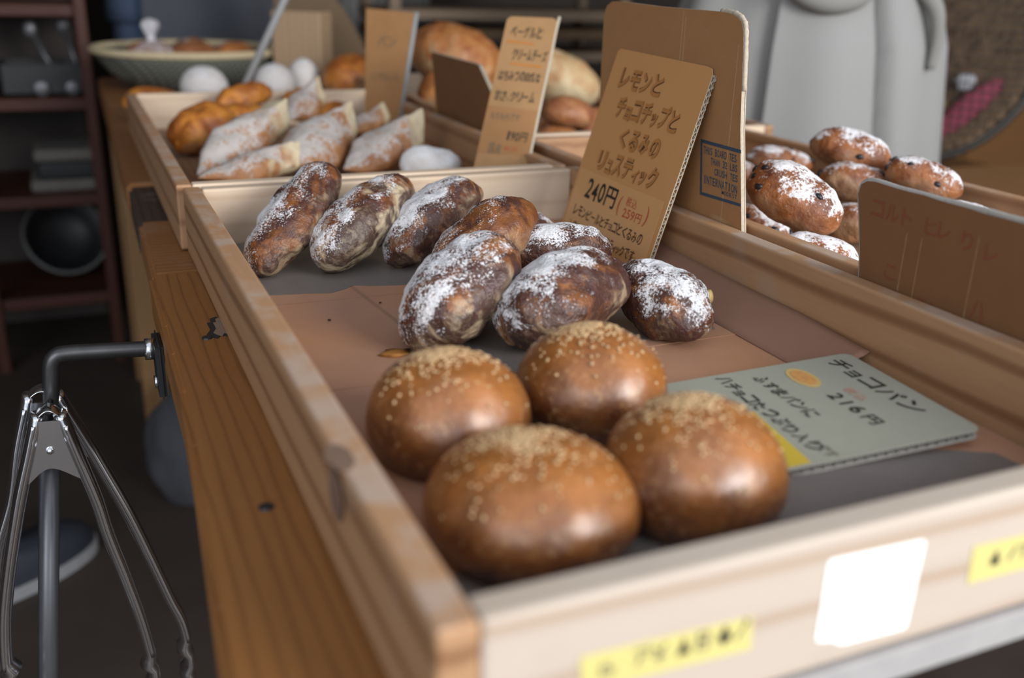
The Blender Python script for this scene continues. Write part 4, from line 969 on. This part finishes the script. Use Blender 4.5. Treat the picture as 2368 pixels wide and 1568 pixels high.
bw = root('mixing_bowl', 'pale-rimmed round bowl tipped up on the lower dark shelf', 'bowl', (-0.14, 2.60, -0.448)); bw.rotation_euler = (math.radians(62), 0, math.radians(12))
lathe('shell', [(0.0, -0.05), (0.05, -0.048), (0.085, -0.025), (0.105, 0.012), (0.102, 0.012), (0.08, -0.022), (0.048, -0.042), (0.0, -0.044)], 'black_thing', bw, 40)
sweep('rim', [(0.105 * math.cos(q), 0.105 * math.sin(q), 0.013) for q in [2 * math.pi * k / 48 for k in range(49)]], 0.005, 'bowl_rim', bw, cap=False, ref=Vector((0, 0, 1)))
# sack and shoe on the floor
bm = bmesh.new(); bmesh.ops.create_uvsphere(bm, u_segments=32, v_segments=20, radius=1)
for v in bm.verts: v.co = Vector((v.co.x * 0.085, v.co.y * 0.075, max(v.co.z, -0.8) * 0.13)) * (1 + 0.12 * noise.noise(v.co * 2.2))
o = from_bm('flour_sack', bm, 'sack_grey', None, True); o.location = (0.055, 1.60, FZ + 0.104); tag(o, 'grey cloth sack on the floor under the table', 'sack')
sho = root('shoe', 'dark shoe with a white rubber sole on the floor at lower left', 'shoe', (-0.235, 1.40, FZ)); sho.rotation_euler = (0, 0, math.radians(38))


def foot_outline(s, k=28): return [(s * 0.125 * math.cos(q), s * (0.042 + 0.008 * math.cos(q)) * math.sin(q)) for q in [2 * math.pi * i / k for i in range(k)]]


def shoe_parts(r):
    prism('sole', foot_outline(1.0), 0.0, 0.024, 'white_rubber' if False else ('white_rubber', 'white_rubber'), r)
    vs, fs = [], []; prof = [(0.97, 0.024), (0.95, 0.04), (0.85, 0.062), (0.62, 0.080)]
    for s, z in prof:
        for x, y in foot_outline(s): vs.append((x - 0.03 * (1 - s), y, z + (0.018 * max(0, -x / 0.1) if s < 0.9 else 0)))
    k = 28
    for i in range(3):
        for j in range(k): fs.append((i * k + j, i * k + (j + 1) % k, (i + 1) * k + (j + 1) % k, (i + 1) * k + j))
    fs.append(tuple(range(3 * k, 4 * k))); from_py('upper', vs, fs, 'dark_shoe', r)


shoe_parts(sho)

# ------------------------------------------------------------------ back right: rack with trays
rk = root('bread_rack', 'blurred wooden rack with slatted shelves behind the big loaves', 'rack', (1.05, 2.45, FZ))
for x in (-0.34, 0.34):
    for y in (-0.14, 0.12): box('upright', (x - 0.015, y, 0), (x + 0.015, y + 0.03, 1.30), 'rack_wood', rk, 0.002)
for k, (z, mt) in enumerate(((0.30, 'rack_wood'), (0.52, 'rack_wood'), (0.70, 'shelf_wood'), (0.775, 'rack_wood'), (0.835, 'board_brown'), (0.885, 'rack_wood'), (1.05, 'rack_wood'), (1.28, 'rack_wood'))): box('shelf', (-0.36, -0.15, z), (0.36, 0.15, z + 0.026), mt, rk, 0.002)
pnl = prism('metal_panel', [(0, 0)] + [], 0, 0, 'ribbed_metal') if False else None
vs, fs = [], []
for i in range(61):
    x = -0.16 + 0.32 * i / 60
    for z in (0.0, 1.35): vs.append((x, 0.012 * math.sin(i / 60 * math.pi * 22), z))
for i in range(60): fs.append((2 * i, 2 * i + 2, 2 * i + 3, 2 * i + 1))
o = from_py('corrugated_panel', vs, fs, 'pale_bowl'); o.location = (0.83, 2.85, FZ); o.modifiers.new('solid', 'SOLIDIFY').thickness = 0.004; tag(o, 'grey ribbed metal panel far behind the country loaf', 'panel')
o = box('pale_panel', (-0.09, -0.01, 0), (0.09, 0.01, 1.30), 'pale_bowl', None, 0.003); o.location = (0.60, 3.0, FZ); tag(o, 'narrow pale panel far behind the curved brown board', 'panel')

# ------------------------------------------------------------------ wooden side table with wire basket, right
sd = root('side_table', 'plain orange-brown wooden side table at the far right', 'table', (1.45, 0.75, FZ))
box('tabletop', (-0.50, -0.45, -0.05 - FZ), (0.50, 0.16, -0.02 - FZ), 'bench_wood', sd, 0.003)
for x in (-0.46, 0.42):
    for y in (-0.42, 0.10): box('leg', (x, y, 0), (x + 0.04, y + 0.04, -0.05 - FZ), 'bench_wood', sd, 0.003)
cbn = root('cabinet', 'low brown wooden cabinet behind the round wire basket', 'cabinet', (2.45, 2.2, FZ))
box('body', (-0.62, -0.2, 0.04), (0.62, 0.2, -0.03 - FZ), 'bench_wood', cbn, 0.003); box('top_board', (-0.64, -0.22, -0.03 - FZ), (0.64, 0.21, 0.0 - FZ), 'bench_wood', cbn, 0.003); box('plinth', (-0.6, -0.17, 0.0), (0.6, 0.18, 0.04), 'shelf_wood', cbn, 0)
for x in (-0.61, 0.005): box('door', (x, -0.216, 0.06), (x + 0.605, -0.2005, -0.05 - FZ), 'bench_wood', cbn, 0.002)
stl = root('stool', 'wooden stool carrying the round wire basket', 'stool', (1.88, 1.70, FZ))
box('seat', (-0.18, -0.15, -0.197 - FZ), (0.18, 0.15, -0.172 - FZ), 'bench_wood', stl, 0.003)
for x in (-0.16, 0.125):
    for y in (-0.13, 0.095): box('leg', (x, y, 0), (x + 0.035, y + 0.035, -0.197 - FZ), 'bench_wood', stl, 0.003)
wb = root('wire_basket', 'round wire-mesh basket stuffed with straw standing on edge at the right', 'basket', mat=frame((1.845, 1.65, 0.1175), Vector((0.70, -0.71, 0.0)), Vector((0.06, 0.06, 0.99))))
R_ = 0.28
sweep('rim', [(R_ * math.cos(q), R_ * math.sin(q), 0.0) for q in [2 * math.pi * k / 64 for k in range(65)]], 0.0105, 'wire', wb, cap=False, ref=Vector((0, 0, 1)))
bm = bmesh.new()
for k in range(-13, 14):
    c_ = k * 0.0205; h_ = math.sqrt(max(0, R_ ** 2 - c_ ** 2))
    pts = [(c_, h_ * s / 8, 0.024 * (1 - (c_ / R_) ** 2 - (h_ * s / 8 / R_) ** 2)) for s in range(-8, 9)]
    sweep('w', pts, 0.0013, None, bm=bm, seg=6, ref=Vector((0, 0, 1))); sweep('w', [(y, x, z) for x, y, z in pts], 0.0013, None, bm=bm, seg=6, ref=Vector((0, 0, 1)))
bmesh.ops.recalc_face_normals(bm, faces=bm.faces); from_bm('mesh', bm, 'wire', wb, True)
vs, fs = [], []
for i in range(13):
    for j in range(40):
        r0 = (R_ - 0.006) * i / 12; q = 2 * math.pi * j / 40; x, y = r0 * math.cos(q), r0 * math.sin(q)
        vs.append((x, y, -0.055 * (1 - (i / 12) ** 4) + 0.008 * noise.noise(Vector((x * 26, y * 26, 3)))))
for i in range(12):
    for j in range(40): fs.append((i * 40 + j, i * 40 + (j + 1) % 40, (i + 1) * 40 + (j + 1) % 40, (i + 1) * 40 + j))
bsk = from_py('backing', vs, fs, 'straw', wb); bsk.modifiers.new('solid', 'SOLIDIFY').thickness = 0.004
bm = bmesh.new(); rnd = random.Random(7)
for k in range(420):
    r0 = R_ * 0.9 * math.sqrt(rnd.random()); q = rnd.uniform(0, 6.28); a_ = rnd.gauss(0.9, 0.5); l_ = rnd.uniform(0.02, 0.05); x, y = r0 * math.cos(q), r0 * math.sin(q); z = rnd.uniform(-0.04, -0.006)
    sweep('s', [(x, y, z), (x + l_ * math.cos(a_), y + l_ * math.sin(a_), z + rnd.uniform(-0.004, 0.004))], rnd.uniform(0.0015, 0.003), None, bm=bm, seg=5)
for v in bm.verts:
    rr = math.hypot(v.co.x, v.co.y)
    if rr > R_ - 0.008: v.co.x *= (R_ - 0.008) / rr; v.co.y *= (R_ - 0.008) / rr
bmesh.ops.recalc_face_normals(bm, faces=bm.faces); sw = from_bm('straw_filling', bm, 'straw', wb); sw['kind'] = 'stuff'
for nm, lb, mt, cx, cy, sx, sy in (('cloth_bundle', 'pink cloth tucked behind the wire mesh of the round basket', 'pink_cloth', 0.125, -0.150, 0.028, 0.105), ('cloth_bundle', 'dull yellow cloth behind the wire mesh of the round basket', 'yellow_cloth', 0.040, -0.140, 0.045, 0.028), ('crumpled_paper', 'small white paper behind the wire mesh of the round basket', 'white_paper', 0.118, -0.080, 0.024, 0.020)):
    bm = bmesh.new(); bmesh.ops.create_icosphere(bm, subdivisions=3, radius=1); rt = Matrix.Rotation(-0.75 if 'pink' in lb else 0.1, 3, 'Z')
    for v in bm.verts: v.co = rt @ (Vector((v.co.x * sx, v.co.y * sy, v.co.z * 0.010)) * (1 + 0.25 * noise.noise(v.co * 2.5)))
    o = from_bm(nm, bm, mt, None, True); o.matrix_world = wb.matrix_world @ Matrix.Translation((cx, cy, -0.004)); tag(o, lb, 'cloth' if 'cloth' in nm else 'paper')


# ------------------------------------------------------------------ people in the background
def person(label, loc, rz, h, lower_mat, shoe=True):
    r = root('person', label, 'person', loc); r.rotation_euler = (0, 0, rz); k = h / 1.65
    J = {'pelvis': ((0, 0, .90), .125), 'waist': ((0, 0, 1.04), .115), 'chest': ((0, 0, 1.24), .125), 'neck': ((0, 0, 1.40), .05), 'head0': ((0, -.012, 1.48), .068), 'head1': ((0, -.02, 1.56), .080), 'head2': ((0, -.01, 1.615), .045)}
    E = [('pelvis', 'waist'), ('waist', 'chest'), ('chest', 'neck'), ('neck', 'head0'), ('head0', 'head1'), ('head1', 'head2')]
    for s, n_ in ((-1, 'l'), (1, 'r')):
        J.update({n_ + 'hip': ((s * .09, 0, .86), .085), n_ + 'knee': ((s * .095, -.01, .48), .056), n_ + 'ank': ((s * .095, .01, .09), .036), n_ + 'toe': ((s * .10, -.13, .035), .032),
                  n_ + 'sh': ((s * .165, 0, 1.33), .052), n_ + 'el': ((s * .215, .02, 1.07), .038), n_ + 'wr': ((s * .13, -.20, 1.14), .026), n_ + 'palm': ((s * .09, -.225, 1.16), .028)})
        E += [('pelvis', n_ + 'hip'), (n_ + 'hip', n_ + 'knee'), (n_ + 'knee', n_ + 'ank'), (n_ + 'ank', n_ + 'toe'), ('chest', n_ + 'sh'), (n_ + 'sh', n_ + 'el'), (n_ + 'el', n_ + 'wr'), (n_ + 'wr', n_ + 'palm')]
        for f in range(5):
            oz = (f - 1.5) * 0.015 if f < 4 else 0.034
            b_ = ((s * (.055 if f < 4 else .075), -.232, 1.165 + oz), .0092); c_ = ((s * ((.030, .024, .026, .034, .058)[f]), -.226, 1.162 + oz * 1.05), .008)
            J[f'{n_}f{f}a'] = b_; J[f'{n_}f{f}b'] = c_; E += [(n_ + 'palm', f'{n_}f{f}a'), (f'{n_}f{f}a', f'{n_}f{f}b')]
    nm = list(J); me = bpy.data.meshes.new('body'); me.from_pydata([tuple(x * k for x in J[a][0]) for a in nm], [(nm.index(a), nm.index(b)) for a, b in E], [])
    o = link('body', me, 'skin', r); o.modifiers.new('skin', 'SKIN'); ly = me.skin_vertices[0]
    for i, a in enumerate(nm):
        q = J[a][1] * k; ly.data[i].radius = (q * (1.25 if a in ('pelvis', 'chest', 'waist') else 1), q); ly.data[i].use_root = (a == 'pelvis')
    o.modifiers.new('sub', 'SUBSURF').levels = 1; o.modifiers['sub'].render_levels = 2
    for s in (-1, 1):
        bm = bmesh.new(); bmesh.ops.create_uvsphere(bm, u_segments=12, v_segments=8, radius=0.011 * k); bmesh.ops.translate(bm, verts=bm.verts, vec=(s * .03 * k, -.092 * k, 1.55 * k)); from_bm('eye', bm, 'eye_white', r, True)
        bm = bmesh.new(); bmesh.ops.create_uvsphere(bm, u_segments=12, v_segments=8, radius=0.022 * k); bmesh.ops.scale(bm, verts=bm.verts, vec=(.4, .8, 1.3)); bmesh.ops.translate(bm, verts=bm.verts, vec=(s * .080 * k, -.01 * k, 1.54 * k)); from_bm('ear', bm, 'skin', r, True)
    sweep('nose', [(0, -.092 * k, 1.555 * k), (0, -.112 * k, 1.525 * k)], [0.007 * k, 0.012 * k], 'skin', r); sweep('mouth', [(-.022 * k, -.086 * k, 1.492 * k), (0, -.091 * k, 1.490 * k), (.022 * k, -.086 * k, 1.492 * k)], 0.005 * k, 'lip', r, ref=Vector((0, 0, 1)))
    bm = bmesh.new(); bmesh.ops.create_uvsphere(bm, u_segments=28, v_segments=16, radius=1); 
    for v in list(bm.verts):
        v.co = Vector((v.co.x * .098, v.co.y * .108 + .014, v.co.z * .108 + 1.555)) * k
    bmesh.ops.delete(bm, geom=[f for f in bm.faces if f.calc_center_median().y < -0.045 * k and f.calc_center_median().z < 1.595 * k or f.calc_center_median().z < 1.48 * k], context='FACES'); from_bm('hair', bm, 'hair_black', r, True)
    for s in (-1, 1):  # trouser legs, sleeves, shoes
        sweep('trouser_leg', spline([(s * .085 * k, 0, .90 * k), (s * .095 * k, -.005 * k, .48 * k), (s * .098 * k, .01 * k, .09 * k)], 8), [0.108 * k - 0.045 * k * i / 16 for i in range(17)], lower_mat, r, ref=Vector((0, 1, 0)), seg=20)
        q = root('shoe', 'x', 'shoe'); del q['label']; del q['category']; q.parent = r; q.location = (s * .10 * k, -.05 * k, 0); q.rotation_euler = (0, 0, -math.pi / 2); shoe_parts(q)
    return r, k


def garment(name, mat, r, prof, seg=72, fx=None, yo=0.0, arc=None, thick=0.006):
    """cloth ring (or open front panel when arc is given) around the body; prof rows: z, rx, ry"""
    vs, fs = [], []; a0, a1 = arc or (0, 2 * math.pi); n_ = seg
    cols = n_ + (1 if arc else 0)
    for (z, rx, ry) in prof:
        for j in range(cols):
            q = a0 + (a1 - a0) * j / n_; d = fx(q, z) if fx else 0.0
            vs.append(((rx + d) * math.sin(q), yo - (ry + d) * math.cos(q), z))
    for i in range(len(prof) - 1):
        for j in range(n_): a, b = i * cols + j, i * cols + (j + 1) % cols; fs.append((a, b, b + cols, a + cols))
    o = from_py(name, vs, fs, mat, r); s_ = o.modifiers.new('solid', 'SOLIDIFY'); s_.thickness = thick; s_.offset = 1
    return o


def lerp(rows, n):
    out = []
    for (a, b) in zip(rows, rows[1:]):
        for i in range(n): out.append(tuple(x + (y - x) * i / n for x, y in zip(a, b)))
    return out + [rows[-1]]


# customer in the light coat (right); q=0 faces the viewer
p1, k = person('person in a long light grey linen coat standing behind the raisin breads', (1.155, 1.27, FZ), math.radians(-24), 1.62, 'dark_trousers')


def folds(q, z):
    d = 0.005 * math.sin(q * 6 + z * 2) + 0.004 * math.sin(q * 11 + 1)
    c_ = 0.40 + 0.30 * (0.97 - z)                                          # long crease right of the middle
    d -= 0.075 * math.exp(-((q - c_) / 0.050) ** 2) * (1 if z < 1.0 else 0.3)
    return d


garment('coat', 'linen_grey', p1, lerp([(0.30, 0.285, 0.19), (0.60, 0.262, 0.18), (0.90, 0.232, 0.168), (0.99, 0.205, 0.155), (1.06, 0.20, 0.15), (1.26, 0.235, 0.165), (1.36, 0.17, 0.11), (1.41, 0.075, 0.075)], 6), seg=120, fx=folds)
garment('front_panel', 'linen_grey', p1, lerp([(0.30, 0.285, 0.19), (0.60, 0.262, 0.18), (0.90, 0.232, 0.168), (0.99, 0.205, 0.155), (1.06, 0.20, 0.15), (1.26, 0.235, 0.165)], 6), seg=120, fx=lambda q, z: 0.020 + folds(q, z), arc=(-0.36, 1.7), thick=0.010)
for s in (-1, 1): sweep('sleeve', spline([(s * .14, 0, 1.32), (s * .225, .015, 1.06), (s * .15, -.185, 1.13)], 8), [0.068 - 0.02 * i / 16 for i in range(17)], 'linen_grey', p1, seg=20)
sweep('belt_tie', spline([(-0.075, -0.172, 1.03), (-0.06, -0.195, 0.992), (-0.015, -0.208, 0.975), (0.035, -0.205, 0.985), (0.055, -0.190, 1.02)], 6), 0.019, 'linen_dark', p1)
sweep('belt_tie', spline([(0.16, -0.15, 1.00), (0.185, -0.155, 0.965), (0.196, -0.15, 0.92), (0.195, -0.145, 0.87)], 6), [0.016 - 0.008 * i / 18 for i in range(19)], 'linen_dark', p1)
# person with the slate apron (back left)
p2, k = person('person in blue jeans and a dark slate apron behind the wicker basket', (0.235, 2.62, FZ), 0.0, 1.70, 'denim')
garment('shirt', 'denim', p2, lerp([(0.86, 0.205, 0.15), (1.05, 0.19, 0.145), (1.28, 0.235, 0.15), (1.40, 0.17, 0.105), (1.45, 0.075, 0.075)], 5), seg=64)
for s in (-1, 1): sweep('sleeve', spline([(s * .14, 0, 1.36), (s * .222, .02, 1.09), (s * .15, -.185, 1.17)], 8), [0.064 - 0.02 * i / 16 for i in range(17)], 'denim', p2, seg=20)
garment('apron', 'slate_cloth', p2, lerp([(0.42, 0.245, 0.195), (0.70, 0.235, 0.19), (0.95, 0.225, 0.18), (1.06, 0.205, 0.165), (1.30, 0.205, 0.165)], 5), seg=48, arc=(-0.62, 1.35), fx=lambda q, z: 0.004 * math.sin(q * 9 + z * 3))
